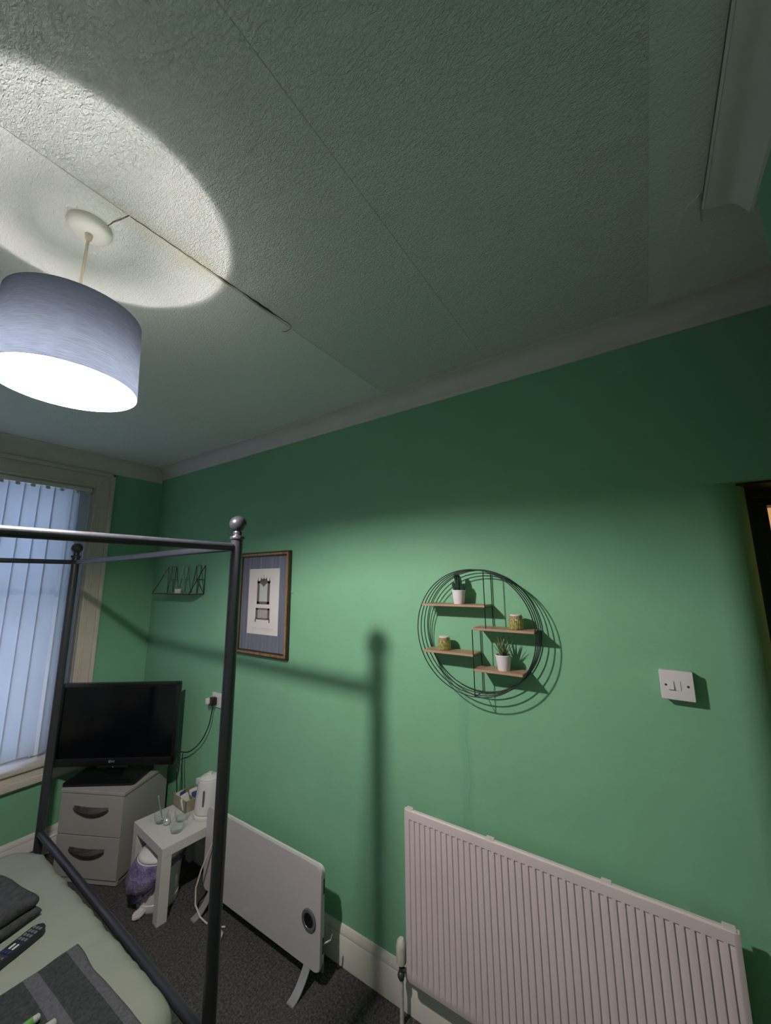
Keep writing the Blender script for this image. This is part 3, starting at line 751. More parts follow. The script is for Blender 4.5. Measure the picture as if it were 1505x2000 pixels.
# kettle
ket = thing('kettle', 'white plastic jug kettle at the back of the white side table', 'kettle', (1.536, 2.332, TH), math.radians(-56))
bm = BM(); lathe(bm, [(.0001, .000), (.074, 0), (.078, .006), (.077, .02), (.070, .024), (.0001, .024)], n=36); obj('base', bm, 'white_plastic', ket, smooth=40)
bm = BM(); lathe(bm, [(.0001, .026), (.068, .026), (.074, .032), (.074, .06), (.068, .13), (.062, .19), (.060, .198), (.055, .200), (.0001, .200)], n=36)
obj('jug', bm, 'white_plastic', ket, smooth=40)
bm = BM(); lathe(bm, [(.0001, .222), (.020, .221), (.045, .214), (.056, .206), (.056, .200), (.0001, .200)], n=36); box(bm, (-.012, -.014, .218), (.014, .014, .232), .004)
obj('lid', bm, 'white_plastic', ket, smooth=40)
bm = BM(); prism(bm, [(-.056, -.018), (-.056, .018), (-.082, 0)], .03, (0, 0, .168)); obj('spout', bm, 'white_plastic', ket, smooth=40)
bm = BM(); tube(bm, [(.052, 0, .196), (.085, 0, .200), (.104, 0, .180), (.106, 0, .13), (.100, 0, .08), (.072, 0, .062)], [.010, .011, .0115, .011, .010, .009], 14); obj('handle', bm, 'white_plastic', ket, smooth=50)
bm = BM(); box(bm, (-.006, -.0725, .05), (.006, -.066, .16), .003); obj('water_gauge', bm, 'mid_grey', ket, smooth=40)

# tray of sachets
tr = thing('sachet_tray', 'pale wooden tray of drink sachets beside the white kettle', 'tray', (1.465, 2.452, TH), math.radians(-4))
bm = BM(); a, b, h = .13, .165, .062
box(bm, (0, 0, 0), (a, b, .006)); box(bm, (0, 0, 0), (.007, b, h), .001); box(bm, (a-.007, 0, 0), (a, b, h), .001); box(bm, (0, 0, 0), (a, .007, h), .001); box(bm, (0, b-.007, 0), (a, b, h), .001); box(bm, (.06, 0, 0), (.065, b, h-.008), .001)
obj('tray_box', bm, 'tray', tr)
spec = [(.02, .03, 'sachet_white', 'white paper sachet standing in the wooden tray, front row'), (.035, .06, 'sachet_white', 'white paper sachet in the wooden tray next to the front one'), (.025, .09, 'sachet_blue', 'blue sachet standing in the middle of the wooden tray'),
        (.09, .05, 'sachet_blue', 'blue sachet nearest the kettle in the wooden tray'), (.095, .08, 'sachet_white', 'white paper sachet near the kettle in the wooden tray'), (.10, .03, 'sachet_red', 'red sachet leaning at the kettle side of the wooden tray'), (.03, .125, 'sachet_white', 'white paper sachet at the back of the wooden tray')]
for i, (x, y, mt, lab) in enumerate(spec):
    bm = BM(); prism(bm, rrect(.046, .062, .004, 2), .006, (-.023, 0, 0), (1, 0, 0), (0, .25, .97))
    s = obj('drink_sachet', bm, mt); P = Vector((1.465, 2.452)) + Vector((x*math.cos(-.07)-y*math.sin(-.07), x*math.sin(-.07)+y*math.cos(-.07)))
    s.location = (P.x, P.y, TH+.010+.006*(i % 3)); s.rotation_euler = (random.uniform(-.2, .1), random.uniform(-.15, .15), random.uniform(-.5, .7))
    tag(s, lab, 'sachet', 'drink sachets in the wooden tray')

# glass cups with handles
def cup(loc, rot, label):
    t = thing('glass_cup', label, 'cup', loc, rot, 'glass cups on the white table')
    bm = BM(); lathe(bm, [(.0001, 0), (.024, 0), (.030, .006), (.036, .03), (.038, .055), (.0365, .055), (.034, .03), (.028, .010), (.022, .006), (.0001, .006)], n=28); obj('cup_bowl', bm, 'glass', t, smooth=50)
    bm = BM(); tube(bm, [(.035, 0, .046), (.048, 0, .046), (.056, 0, .034), (.050, 0, .020), (.033, 0, .016)], .0032, 8); obj('handle', bm, 'glass', t, smooth=50)
cup((1.345, 2.492, TH), math.radians(150), 'clear glass cup with teaspoon in it, towards the chest')
cup((1.420, 2.410, TH), math.radians(190), 'clear glass cup standing between spoon cup and tray')
cup((1.350, 2.330, TH), math.radians(-20), 'clear glass cup nearest the front of the white table')
sp = thing('teaspoon', 'steel teaspoon leaning up out of a glass cup', 'spoon', (1.345, 2.492, TH+.008))
bm = BM(); tube(bm, [(.004, .002, .006), (.0, .014, .05), (-.006, .032, .105), (-.008, .038, .125)], [.0026, .0024, .003, .005], 8); obj('spoon_handle', bm, 'chrome', sp, smooth=50)
bm = BM(); sphere(bm, (.006, -.002, .006), .012, 16, 10, (.7, 1, .45)); obj('spoon_bowl', bm, 'chrome', sp, smooth=True)
bm = BM(); sphere(bm, (0, 0, .020), .019, 20, 12, (1, 1, 1.0)); tube(bm, [(0, 0, .036), (0, 0, .044)], .004, 8)
o = obj('tea_infuser', bm, 'chrome', smooth=50); o.location = (1.350, 2.436, TH); tag(o, 'shiny steel tea ball beside the glass cups', 'tea infuser')

# ------------------------------------------------------------------ pedal bin under table
BX, BY = 1.330, 2.430
pb = thing('pedal_bin', 'white pedal bin with purple liner under the white side table', 'bin', (BX, BY, 0), math.radians(-162))   # local +x towards the camera
bm = BM(); lathe(bm, [(.0001, 0), (.098, 0), (.101, .006), (.101, .035), (.098, .038), (.110, .215), (.117, .222), (.117, .232), (.0001, .232)], n=40); obj('bucket', bm, 'white_plastic', pb, smooth=40)
bm = BM(); lathe(bm, [(.0001, .272), (.055, .270), (.090, .262), (.106, .252), (.112, .245), (.112, .238), (.0001, .238)], n=40); obj('lid', bm, 'white_plastic', pb, smooth=50)
bm = BM(); prism(bm, [(.090, -.020), (.135, -.026), (.162, 0), (.135, .026), (.090, .020)], .022, (0, 0, .004)); bmesh.ops.bevel(bm, geom=list(bm.edges), offset=.006, segments=2, affect='EDGES'); obj('pedal', bm, 'white_plastic', pb, smooth=50)
bm = BM(); rows = []; n = 48; m = 16
for j in range(m+1):
    s = j/m; row = []
    for i in range(n):
        a = 2*PI*i/n
        away = max(0, math.cos(a+.62))            # bulges towards the room
        zz = .232 - s*(.03 + .160*away**.8)
        r = .1170 + .002 + .052*away*math.sin(PI*min(1, s*1.15))**.8*(.4+.6*s) + .006*math.sin(PI*s)
        r += noise.noise(Vector((math.cos(a)*6, math.sin(a)*6, s*5)))*.014*s*(.3+away) + .003*math.sin(a*17+s*4)*s
        row.append(bm.verts.new((r*math.cos(a), r*math.sin(a), zz+noise.noise(Vector((a*3, s, 4)))*.012*s)))
    rows.append(row)
for A, B in zip(rows, rows[1:]):
    for i in range(n): bm.faces.new((A[i], A[(i+1) % n], B[(i+1) % n], B[i]))
lin = obj('bin_liner', bm, 'purple', pb, smooth=True)
md = lin.modifiers.new('thickness', 'SOLIDIFY'); md.thickness = .0008; md.offset = 0

# ------------------------------------------------------------------ panel heater
HX = 1.45; hy0, hy1, hz0, hz1 = 1.330, 2.205, .072, .470
heat = thing('panel_heater', 'white freestanding electric panel heater on metal feet by the wall', 'heater', (HX, (hy0+hy1)/2, 0))
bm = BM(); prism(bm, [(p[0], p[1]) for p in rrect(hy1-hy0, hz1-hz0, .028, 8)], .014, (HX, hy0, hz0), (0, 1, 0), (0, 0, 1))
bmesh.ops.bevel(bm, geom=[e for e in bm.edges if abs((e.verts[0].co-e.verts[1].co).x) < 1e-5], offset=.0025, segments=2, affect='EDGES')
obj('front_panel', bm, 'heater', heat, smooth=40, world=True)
bm = BM(); prism(bm, rrect(hy1-hy0-.016, hz1-hz0-.016, .026, 8), .020, (HX+.013, hy0+.008, hz0+.008), (0, 1, 0), (0, 0, 1)); box(bm, (HX+.03, hy0+.05, hz0+.03), (HX+.062, hy1-.05, hz1-.07), .008); obj('rear_casing', bm, 'white_plastic', heat, smooth=40, world=True)
bm = BM(); lathe(bm, [(.0432, .001), (.0432, -.003), (.040, -.006), (.029, -.006), (.027, -.003)], (HX, 1.398, .249), 40, 'x'); dial = obj('dial_ring', bm, 'mid_grey', heat, smooth=40, world=True)
bm = BM(); lathe(bm, [(.0001, -.004), (.027, -.004), (.028, 0), (.0001, 0)], (HX, 1.398, .249), 36, 'x'); obj('dial_screen', bm, 'black_plastic', dial, smooth=40, world=True)
for z in (.385, .16):
    bm = BM(); box(bm, (HX+.016, hy0+.006, z-.03), (HX+.032, hy0+.013, z+.03), .002); obj('side_slot', bm, 'dark_grey', heat, world=True)
bm = BM(); tube(bm, [(HX+.025, hy0+.010, .165), (HX+.055, hy0-.012, .172), (HX+.062, hy0-.014, .19)], .004, 8); obj('side_lever', bm, 'aluminium', heat, smooth=50, world=True)
for y in (1.405, 2.130):
    bm = BM(); n = 12; A = []; B = []
    for i in range(n+1):
        s = i/n; x = HX+.012-.105*s; z = hz0+.022 - (hz0+.016)*math.sin(PI/2*s)**.9
        A.append((x, z)); B.append((x-.004*s+.002, z-.007))
    poly = A+[(HX-.095, .0005), (HX-.088, .0005)]+B[::-1][1:]
    prism(bm, poly, -.038, (0, y-.019, 0), (1, 0, 0), (0, 0, 1))
    box(bm, (HX+.008, y-.019, hz0-.0), (HX+.09, y+.019, hz0+.020), .002); box(bm, (HX+.078, y-.019, 0.0), (HX+.09, y+.019, hz0+.015), .002)
    obj('foot', bm, 'aluminium', heat, smooth=30, world=True)
bm = BM(); tube(bm, [(1.440, 2.11, .335), (1.425, 2.125, .29), (1.400, 2.15, .20), (1.385, 2.165, .12), (1.382, 2.155, .05), (1.385, 2.11, .010), (1.385, 2.05, .007), (1.40, 1.99, .007), (1.425, 1.95, .008)], .0042, 8)
cab = obj('power_cable', bm, 'cream_cable', smooth=60); tag(cab, 'cream cable looping down over the front of the panel heater', 'cable')
bm = BM(); lathe(bm, [(.0001, 0), (.024, 0), (.027, .006), (.027, .022), (.020, .030), (.0001, .031)], n=24); o = obj('round_plug', bm, 'white_plastic', smooth=40); o.location = (1.365, 1.930, 0); tag(o, 'small round white plug lying on the carpet in front of the heater', 'plug')

# ------------------------------------------------------------------ radiator
RX = 1.530; ry0, ry1, rz0, rz1 = -.107, .948, .176, .784
rad = thing('radiator', 'wide white ribbed central heating radiator under the light switch', 'radiator', (1.58, (ry0+ry1)/2, 0))
NF = 43; pitch_ = (ry1-ry0-.030)/NF
ys = [ry0, ry0+.006]; dep = [0.004, 0.0]
zrows = [rz0, rz0+.020, rz0+.034, rz0+.046, rz1-.036, rz1-.033, rz1-.024, rz1-.004, rz1]
amt = [0, 0, .7, 1, 1, 0, 0, 0, 0]; base = [.006, .001, 0, 0, 0, 0, 0, .001, .006]
cols = [(ry0, 0), (ry0+.012, 0)]
for i in range(NF):
    y = ry0+.015+i*pitch_
    cols += [(y+pitch_*.02, 0), (y+pitch_*.42, .9), (y+pitch_*.50, 1), (y+pitch_*.60, 0), ]
cols += [(ry1-.012, 0), (ry1, 0)]
bm = BM(); G = []
for (y, d) in cols:
    edge = .005 if y in (ry0, ry1) else 0
    G.append([bm.verts.new((RX+base[k]+edge+.0048*d*amt[k], y, z)) for k, z in enumerate(zrows)])
for A, B in zip(G, G[1:]):
    for k in range(len(zrows)-1): bm.faces.new((A[k], B[k], B[k+1], A[k+1]))
bk = [(RX+.016, ry0, rz0), (RX+.016, ry1, rz0), (RX+.016, ry1, rz1), (RX+.016, ry0, rz1)]
loop = [g[-1] for g in G]; back = [bm.verts.new((RX+.016, g[-1].co.y, rz1)) for g in G]
for i in range(len(loop)-1): bm.faces.new((loop[i], loop[i+1], back[i+1], back[i]))
loopb = [g[0] for g in G]; backb = [bm.verts.new((RX+.016, g[0].co.y, rz0)) for g in G]
for i in range(len(loop)-1): bm.faces.new((loopb[i+1], loopb[i], backb[i], backb[i+1])); bm.faces.new((backb[i], backb[i+1], back[i+1], back[i]))
for g, b1, b2 in ((G[0], backb[0], back[0]), (G[-1], backb[-1], back[-1])): bm.faces.new(g+[b2, b1])
obj('front_panel', bm, 'radiator', rad, smooth=25, world=True)
bm = BM()
box(bm, (RX+.015, ry0+.012, rz0+.02), (RX+.019, ry1-.012, rz1-.006))
x = RX+.019
for i in range(60): y = ry0+.04+i*(ry1-ry0-.09)/59; box(bm, (RX+.019, y, rz0+.07), (RX+.045, y+.004, rz1-.055))
box(bm, (RX+.042, ry0+.04, rz0+.07), (RX+.045, ry1-.04, rz1-.055))
obj('convector_fins', bm, 'radiator', rad, world=True)
for y in (ry0+.006, ry0+.30, ry1-.38, ry1-.036):
    bm = BM(); box(bm, (RX+.004, y, rz1-.012), (RX+.026, y+.030, rz1+.0015), .002); obj('top_clip', bm, 'radiator', rad, world=True)
for y in (ry0+.10, ry1-.14):
    bm = BM(); box(bm, (RX+.045, y, rz0+.05), (XR-.001, y+.035, rz1-.05), .002); obj('wall_bracket', bm, 'radiator', rad, world=True)
bm = BM(); lathe(bm, [(.0001, 0), (.016, 0), (.020, .004), (.021, .02), (.0205, .06), (.017, .078), (.010, .086), (.0001, .087)], (1.556, .985, .203), 24); vh = obj('valve_head', bm, 'trv', rad, smooth=40, world=True)
bm = BM(); cyl(bm, (1.556, .985, .150), (1.556, .985, .204), .0105, 16); tube(bm, [(1.556, .99, .186), (1.552, .955, .192), (1.550, .945, .195)], .008, 12); sphere(bm, (1.553, .985, .166), .015, 16, 10)
obj('valve_body', bm, 'dark_grey', rad, smooth=40, world=True)
bm = BM(); cyl(bm, (1.556, .985, 0), (1.556, .985, .152), .0082, 14); obj('feed_pipe', bm, 'trv', rad, smooth=40, world=True)
bm = BM(); cyl(bm, (1.556, ry0-.03, 0), (1.556, ry0-.03, .20), .0082, 14); tube(bm, [(1.556, ry0-.03, .195), (1.552, ry0+.002, .198)], .008, 12); obj('return_pipe', bm, 'trv', rad, smooth=40, world=True)

# ------------------------------------------------------------------ light switch
sw = thing('light_switch', 'square white light switch plate on the green wall above the radiator', 'light switch', (XR, -.042, 1.391))
bm = BM(); box(bm, (XR-.030, -.084, 1.3485), (XR, .0005, 1.4335), .0015); obj('pattress_box', bm, 'switch', sw, smooth=40, world=True)
bm = BM(); box(bm, (XR-.036, -.0855, 1.347), (XR-.028, .002, 1.435), .0025, 3); pl = obj('plate', bm, 'switch', sw, smooth=40, world=True)
bm = BM(); box(bm, (XR-.0375, -.051, 1.377), (XR-.035, -.032, 1.405)); obj('rocker_surround', bm, 'switch', pl, world=True)
bm = BM(); prism(bm, [(0, 0), (.0045, .001), (.002, .026), (0, .026)], .016, (XR-.0375, -.0335, 1.378), (-1, 0, 0), (0, 0, 1)); bm2 = obj('rocker', bm, 'switch', pl, world=True)
for y in (-.013, -.070):
    bm = BM(); lathe(bm, [(.0001, -.0005), (.0034, -.0005), (.0036, .002), (.0001, .002)], (XR-.0362, y, 1.391), 14, 'x'); obj('screw', bm, 'picture_dark', pl, world=True)

# ------------------------------------------------------------------ round wire shelf
SY, SZ, SR = .609, 1.521, .2465
sh = thing('round_wire_shelf', 'round black wire wall shelf with four small wooden boards', 'shelf', (XR, SY, SZ))
for x in (1.522, 1.552, 1.582, 1.612):
    bm = BM(); tube(bm, [(x, SY+SR*math.cos(a), SZ+SR*math.sin(a)) for a in [2*PI*i/96 for i in range(96)]], .0021, 8, closed=True); obj('hoop', bm, 'black_wire', sh, smooth=True, world=True)
Z1, Z2, Z3, Z4 = 1.616, 1.5265, 1.4235, 1.370
Y1, Y2 = .550, .607
def chord(z): return math.sqrt(SR**2-(z-SZ)**2)
ytop = SZ+math.sqrt(SR**2-(Y1-SY)**2); ybot = SZ-math.sqrt(SR**2-(Y2-SY)**2)
for x in (1.522, 1.612):
    bm = BM(); cyl(bm, (x, Y1, Z2), (x, Y1, ytop), .0021, 8); obj('upright', bm, 'black_wire', sh, smooth=40, world=True)
    bm = BM(); cyl(bm, (x, Y2, ybot), (x, Y2, Z2+.001), .0021, 8); obj('upright', bm, 'black_wire', sh, smooth=40, world=True)
bm = BM()
for z, y in ((Z1, SY+chord(Z1)), (Z2, SY-chord(Z2)), (Z3, SY+chord(Z3)), (Z4, SY-chord(Z4)), (Z1, Y1), (Z2, Y2), (Z3, Y2), (Z4, Y2), (ybot, Y2), (ytop, Y1)):
    cyl(bm, (1.522, y, z), (1.612, y, z), .0018, 6)
obj('cross_wires', bm, 'black_wire', sh, world=True)
for z, ya, yb in ((Z1, Y1, SY+chord(Z1)-.004), (Z2, SY-chord(Z2)+.004, Y2), (Z3, Y2, SY+chord(Z3)-.004), (Z4, SY-chord(Z4)+.004, Y2)):
    bm = BM(); box(bm, (1.520, ya, z), (1.610, yb, z+.009), .001, 1); obj('shelf_board', bm, 'shelf_wood', sh, world=True)
# potted plants
def pot(t, s=1.0):
    bm = BM(); lathe(bm, [(.0001, 0), (.021*s, 0), (.022*s, .002), (.028*s, .052), (.0295*s, .052), (.0295*s, .058), (.0265*s, .058), (.0255*s, .050), (.0001, .050)], n=28); obj('pot', bm, 'pot', t, smooth=40)
    bm = BM(); lathe(bm, [(.0001, .053), (.025*s, .0515), (.0001, .050)], n=20); obj('soil', bm, 'soil', t)
ca_ = thing('potted_cactus', 'dark cactus in a white pot on the upper left board', 'plant', (1.563, .676, Z1+.009))
pot(ca_)
bm = BM()
def lobed(bm, c, r, h, tilt=(0, 0)):
    n = 20; rows = []
    for i in range(11):
        s = i/10; rr = r*(.65+.35*math.sin(PI*min(1, s*1.1)))*math.sqrt(max(0, 1-max(0, (s-.55)/.45)**2)) + .0003
        rows.append([bm.verts.new((c[0]+tilt[0]*s+rr*(1+.16*math.cos(7*2*PI*j/n))*math.cos(2*PI*j/n), c[1]+tilt[1]*s+rr*(1+.16*math.cos(7*2*PI*j/n))*math.sin(2*PI*j/n), c[2]+h*s)) for j in range(n)])
    for A, B in zip(rows, rows[1:]):
        for j in range(n): bm.faces.new((A[j], A[(j+1) % n], B[(j+1) % n], B[j]))
    bm.faces.new(rows[0][::-1]); bm.faces.new(rows[-1])
lobed(bm, (0, 0, .05), .013, .078); lobed(bm, (.0, .012, .052), .009, .04, (0, .012)); lobed(bm, (.004, -.012, .052), .010, .034, (0, -.010)); lobed(bm, (-.006, .004, .095), .008, .034, (-.002, .006)); lobed(bm, (0, -.016, .05), .007, .024, (-.004, -.012))
obj('cactus_stem', bm, 'cactus', ca_, smooth=50)
al = thing('potted_aloe', 'spiky green aloe in a white pot on the lowest right board', 'plant', (1.560, .499, Z4+.009))
pot(al, 1.04)
for i in range(19):
    bm = BM(); a = i*2.4; lean = .10 + .62*(i/19); ln = .085 - .028*(i/19); w0 = .0052
    d = Vector((math.cos(a)*math.sin(lean), math.sin(a)*math.sin(lean), math.cos(lean))); c0 = Vector((math.cos(a)*.004, math.sin(a)*.004, .050)); sd = Vector((-math.sin(a), math.cos(a), 0)); rows = []
    for k in range(8):
        s = k/7; p = c0 + d*ln*s + Vector((math.cos(a), math.sin(a), 0))*(.010*s*s) ; ww = w0*(1-s)**.75+.0002; nrm = d.cross(sd)
        rows.append([bm.verts.new(p+sd*ww), bm.verts.new(p-nrm*ww*.5), bm.verts.new(p-sd*ww), bm.verts.new(p+nrm*ww*.25)])
    for A, B in zip(rows, rows[1:]):
        for j in range(4): bm.faces.new((A[j], A[(j+1) % 4], B[(j+1) % 4], B[j]))
    bm.faces.new(rows[0][::-1]); bm.faces.new(rows[-1]); obj('leaf', bm, 'aloe', al, smooth=60)
# gold candle jars
def jar(loc, label):
    t = thing('candle_jar', label, 'candle', loc, 0, 'gold candle jars on the round shelf')
    bm = BM(); n = 48; rows = []
    for z, r in ((.0005, .024), (.003, .0262), (.036, .0268), (.039, .0262)):
        rows.append([bm.verts.new((r*(1+.022*math.cos(j*PI))*math.cos(2*PI*j/n), r*(1+.022*math.cos(j*PI))*math.sin(2*PI*j/n), z)) for j in range(n)])
    for A, B in zip(rows, rows[1:]):
        for j in range(n): bm.faces.new((A[j], A[(j+1) % n], B[(j+1) % n], B[j]))
    bm.faces.new(rows[0][::-1]); bm.faces.new(rows[-1]); obj('gold_sleeve', bm, 'gold', t)
    bm = BM(); lathe(bm, [(.0262, .0392), (.0268, .042), (.0264, .049), (.0235, .0515), (.0225, .0515), (.0240, .048), (.0240, .0392)], n=32); obj('glass_rim', bm, 'glass', t, smooth=40)
    bm = BM(); lathe(bm, [(.0001, .0565), (.0205, .0560), (.0220, .0545), (.0220, .0515), (.0001, .0515)], n=32); obj('lid', bm, 'wax', t, smooth=40)
    bm = BM(); lathe(bm, [(.0001, .0515), (.0234, .0515), (.0234, .0392), (.0001, .0392)], n=32); obj('wax', bm, 'shelf_wood', t, smooth=40)
jar((1.562, .4415, Z2+.009), 'gold ribbed candle jar on the upper right board')
jar((1.562, .7510, Z3+.009), 'gold ribbed candle jar on the lower left board')

# ------------------------------------------------------------------ framed print
py0, py1, pz0, pz1 = 1.766, 2.250, 1.275, 1.908
pic = thing('framed_print', 'gilt framed print of a tall cabinet on a blue-grey mount', 'picture', (XR, (py0+py1)/2, pz0))
def frame_strip(bm, y0, y1, z0, z1, w, xa, xb, bev=.002):
    box(bm, (xa, y0, z0), (xb, y1, z0+w), bev); box(bm, (xa, y0, z1-w), (xb, y1, z1), bev); box(bm, (xa, y0, z0+w*.5), (xb, y0+w, z1-w*.5), bev); box(bm, (xa, y1-w, z0+w*.5), (xb, y1, z1-w*.5), bev)
bm = BM(); frame_strip(bm, py0, py1, pz0, pz1, .012, XR-.022, XR-.002, .003); frame_strip(bm, py0+.020, py1-.020, pz0+.020, pz1-.020, .010, XR-.016, XR-.004); obj('frame_edge', bm, 'picture_dark', pic, smooth=40, world=True)
bm = BM(); frame_strip(bm, py0+.008, py1-.008, pz0+.008, pz1-.008, .014, XR-.027, XR-.006, .005); obj('gilt_moulding', bm, 'picture_gold', pic, smooth=40, world=True)
bm = BM(); box(bm, (XR-.010, py0+.02, pz0+.02), (XR-.004, py1-.02, pz1-.02)); obj('mount', bm, 'mount', pic, world=True)
qx = XR-.0105
q0, q1, w0, w1 = 1.862, 2.150, 1.402, 1.803
bm = BM(); box(bm, (qx-.0002, q0, w0), (XR-.0095, q1, w1)); pp = obj('print_sheet', bm, 'paper', pic, world=True)
def ink(parts, mat, name, dx=.0004):
    bm = BM()
    for (y0, y1, z0, z1) in parts: box(bm, (qx-.0002-dx, y0, z0), (qx-.0001, y1, z1))
    return obj(name, bm, mat, pp, world=True)
cy = 2.006
ink([(cy-.060, cy-.038, 1.585, 1.722), (cy+.038, cy+.060, 1.585, 1.722), (cy-.060, cy+.060, 1.583, 1.600), (cy-.062, cy+.062, 1.712, 1.724), (cy-.064, cy+.064, 1.722, 1.727),
     (cy-.066, cy-.046, 1.496, 1.558), (cy+.046, cy+.066, 1.496, 1.558), (cy-.066, cy+.066, 1.550, 1.560), (cy-.068, cy+.068, 1.490, 1.500),
     (cy-.070, cy-.060, 1.474, 1.492), (cy+.060, cy+.070, 1.474, 1.492)], 'ink', 'cabinet_drawing')
ink([(cy-.038, cy+.038, 1.600, 1.712)], 'mirror_tone', 'cabinet_glass', .0002)
ink([(cy-.046, cy+.046, 1.500, 1.550)] + [(cy-.064, cy+.064, 1.566, 1.5665), (cy-.066, cy+.066, 1.577, 1.5775), (cy-.10, cy+.02, 1.438, 1.4395), (cy+.05, cy+.10, 1.438, 1.4395), (cy-.09, cy+.09, 1.430, 1.431)], 'ink_light', 'cabinet_panel', .0003)
bm = BM()
for y, h in ((cy-.055, .022), (cy+.055, .022), (cy-.028, .030), (cy+.028, .030), (cy, .040)):
    prism(bm, [(-.0045, 0), (.0045, 0), (.002, h*.45), (.0005, h), (-.0005, h), (-.002, h*.45)], -.0004, (qx-.0002, y, 1.727), (0, 1, 0), (0, 0, 1))
prism(bm, [(-.034, 0), (.034, 0), (.024, .018), (.010, .010), (.0, .018), (-.010, .010), (-.024, .018)], -.0004, (qx-.0002, cy, 1.727), (0, 1, 0), (0, 0, 1))
prism(bm, [(-.030, 0), (.030, 0), (.012, -.012), (0, -.024), (-.012, -.012)], -.0004, (qx-.0002, cy, 1.712), (0, 1, 0), (0, 0, 1))
obj('cabinet_crest', bm, 'ink', pp, world=True)

# small hooks and nail marks in the wall
def hook(loc, ax, label):
    bm = BM(); d = Vector(ax); p = Vector(loc); tube(bm, [p, p+d*.012, p+d*.016+Vector((0, 0, .005)), p+d*.014+Vector((0, 0, .010))], .0018, 8)
    tag(obj('wall_hook', bm, 'chrome', smooth=60), label, 'hook')
hook((XR, 1.752, 1.655), (-1, 0, 0), 'tiny metal hook on the wall at the right edge of the framed print')
hook((1.283, YW-.001, 1.110), (0, -1, 0), 'tiny metal hook on the wall beside the window frame')
hook((XR, 2.246, .929), (-1, 0, 0), 'tiny metal hook low on the wall between socket and bed post')

# ------------------------------------------------------------------ wire shelf in the corner
wy0, wy1, wz0, wz1, wx = 2.665, 3.174, 1.637, 1.842, 1.500
ws = thing('corner_wire_shelf', 'small black geometric wire shelf in the corner beside the window', 'shelf', (XR, (wy0+wy1)/2, wz0))
XB = 1.612
bm = BM()
for a, b in (((XB, wy0, wz0), (XB, wy1, wz0)), ((wx, wy0, wz0), (wx, wy1, wz0)), ((wx, wy0, wz0), (XB, wy0, wz0)), ((wx, wy1, wz0), (XB, wy1, wz0)), ((XB, wy0, wz0), (XB, wy0, wz1)), ((XB, wy1, wz0), (XB, wy1, wz1)), ((XB, wy0, wz1), (wx, wy0, wz0)), ((XB, wy1, wz1), (wx, wy1, wz0))):
    cyl(bm, a, b, .0028, 8)
obj('outer_frame', bm, 'black_wire', ws, smooth=40, world=True)
bm = BM(); n = 3; st = (wy1-wy0)/n
for i in range(n):
    a = wy0+i*st; m_ = a+st/2
    cyl(bm, (XB, a, wz0), (XB, m_-st*.18, wz1), .002, 6); cyl(bm, (XB, a+st, wz0), (XB, m_+st*.18, wz1), .002, 6); cyl(bm, (XB, m_-st*.18, wz1), (XB, m_+st*.18, wz1), .002, 6)
    cyl(bm, (XB, m_-st*.18, wz1), (XB, m_, wz0), .0018, 6); cyl(bm, (XB, m_+st*.18, wz1), (XB, m_, wz0), .0018, 6)
    cyl(bm, (XB, a+st*.18, wz0+.105), (XB, a+st*.82, wz0+.105), .0018, 6)
cyl(bm, (1.556, wy0, wz0+.10), (XB, wy0, wz0), .002, 6); cyl(bm, (1.556, wy0, wz0+.10), (XB, wy0, wz0+.10), .002, 6); cyl(bm, (1.556, wy0, wz0+.10), (1.556, wy0, wz0), .002, 6)
obj('lattice', bm, 'black_wire', ws, world=True)
bm = BM(); box(bm, (wx+.003, wy0+.003, wz0-.001), (XB-.003, wy1-.003, wz0+.004)); obj('shelf_board', bm, 'shelf_wood', ws, world=True)
def wineglass(loc, label):
    t = thing('wine_glass', label, 'glass', loc, 0, 'wine glasses on the corner wire shelf')
    bm = BM(); lathe(bm, [(.0001, 0), (.030, 0), (.030, .0015), (.006, .006), (.0035, .012), (.0035, .075), (.010, .084), (.026, .105), (.033, .135), (.033, .165), (.029, .205), (.0278, .205), (.0318, .165), (.0318, .135), (.0248, .106), (.008, .087), (.0001, .084)], n=28); obj('glass_body', bm, 'glass', t, smooth=50)
wineglass((1.556, 3.050, wz0+.004), 'clear stemmed glass, nearer the window on the corner wire shelf')
wineglass((1.556, 2.812, wz0+.004), 'clear stemmed glass, nearer the framed print on the corner wire shelf')
tl = thing('tealight_holder', 'small pale candle holder between the two stemmed glasses', 'candle', (1.560, 2.915, wz0+.004))
bm = BM(); lathe(bm, [(.0001, 0), (.022, 0), (.024, .004), (.024, .030), (.021, .032), (.0001, .026)], n=24); obj('holder', bm, 'wax', tl, smooth=40)
bm = BM(); cyl(bm, (0, 0, .026), (0, 0, .036), .001, 6); obj('wick', bm, 'black_plastic', tl)

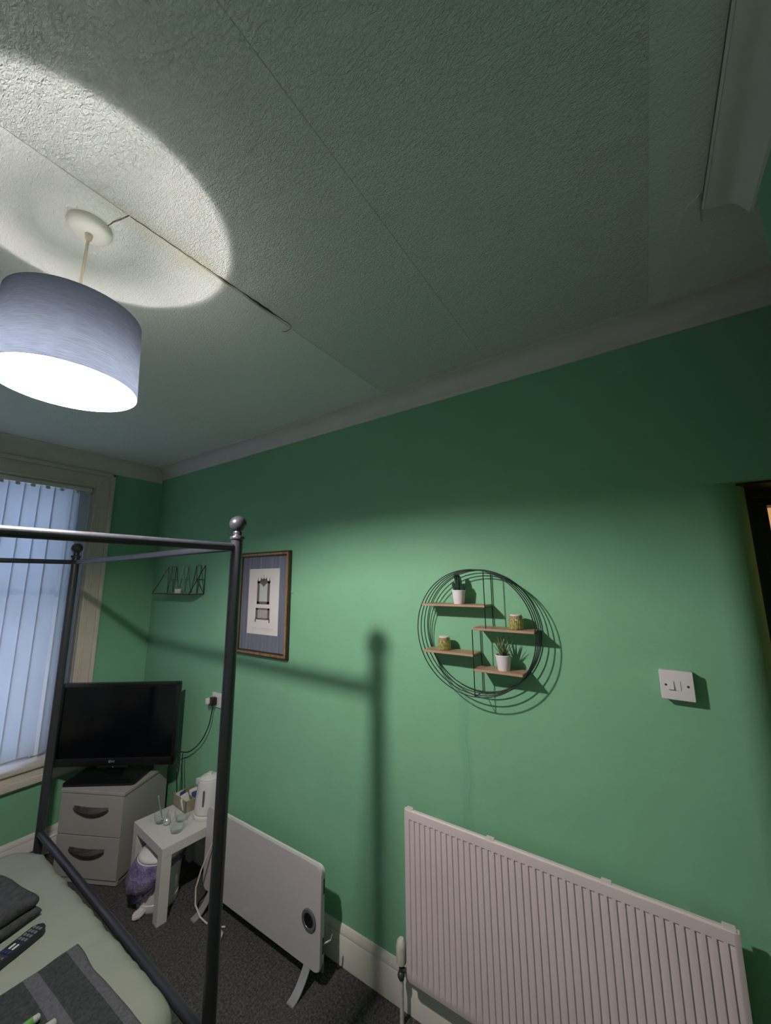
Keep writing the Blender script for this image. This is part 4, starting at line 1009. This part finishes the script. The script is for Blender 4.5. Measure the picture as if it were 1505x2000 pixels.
# ------------------------------------------------------------------ wall socket, plugs, cables
so = thing('wall_socket', 'white double wall socket behind the front bed post', 'socket', (XR, 2.40, .962))
bm = BM(); box(bm, (XR-.012, 2.328, .918), (XR, 2.474, 1.004), .003); obj('faceplate', bm, 'white_plastic', so, smooth=40, world=True)
for y in (2.440, 2.362):
    bm = BM(); box(bm, (XR-.0145, y-.006, .982), (XR-.011, y+.006, .996), .001); obj('rocker', bm, 'white_plastic', so, world=True)
plug = thing('black_plug', 'black plug pushed into the double wall socket', 'plug', (XR-.012, 2.432, .955))
bm = BM(); box(bm, (XR-.044, 2.414, .932), (XR-.012, 2.456, .980), .006, 3); obj('plug_body', bm, 'black_plastic', plug, smooth=40, world=True)
bm = BM(); box(bm, (XR-.060, 2.447, .940), (XR-.0125, 2.474, .976), .005, 3); o = obj('white_adapter', bm, 'white_plastic', smooth=40); tag(o, 'small white adapter plugged beside the black plug', 'adapter')
def cable(name, pts, r, mat, label):
    P = [Vector(p) for p in pts]; out = []
    for i in range(len(P)-1):
        p0 = P[max(0, i-1)]; p1 = P[i]; p2 = P[i+1]; p3 = P[min(len(P)-1, i+2)]
        for k in range(8):
            t = k/8; out.append(.5*((2*p1)+(-p0+p2)*t+(2*p0-5*p1+4*p2-p3)*t*t+(-p0+3*p1-3*p2+p3)*t**3))
    out.append(P[-1]); bm = BM(); tube(bm, out, r, 8); o = obj(name, bm, mat, smooth=60); return tag(o, label, 'cable')
cable('loose_cable', [(1.590, 2.437, .936), (1.590, 2.436, .905), (1.588, 2.462, .800), (1.588, 2.540, .690), (1.585, 2.650, .612), (1.560, 2.705, .605), (1.530, 2.73, .62)], .0034, 'black_plastic', 'black power cord curving from the wall socket to the television')
cable('loose_cable', [(1.535, 2.70, .60), (1.530, 2.68, .545), (1.512, 2.660, .50), (1.520, 2.655, .40), (1.515, 2.665, .30), (1.525, 2.67, .20), (1.54, 2.68, .012), (1.57, 2.72, .008)], .0032, 'black_plastic', 'black lead dropping straight down from the back of the television')
cable('loose_cable', [(1.56, 2.69, .60), (1.552, 2.67, .52), (1.545, 2.645, .44), (1.548, 2.648, .34), (1.545, 2.66, .20), (1.57, 2.67, .012), (1.585, 2.70, .008)], .0030, 'black_plastic', 'thinner black lead hanging behind the television beside the straight one')
cable('loose_cable', [(1.205, 3.360, .010), (1.175, 3.300, .10), (1.10, 3.27, .160), (1.04, 3.29, .12), (1.03, 3.31, .010)], .0075, 'white_plastic', 'thick white cable arching up beside the chest of drawers')
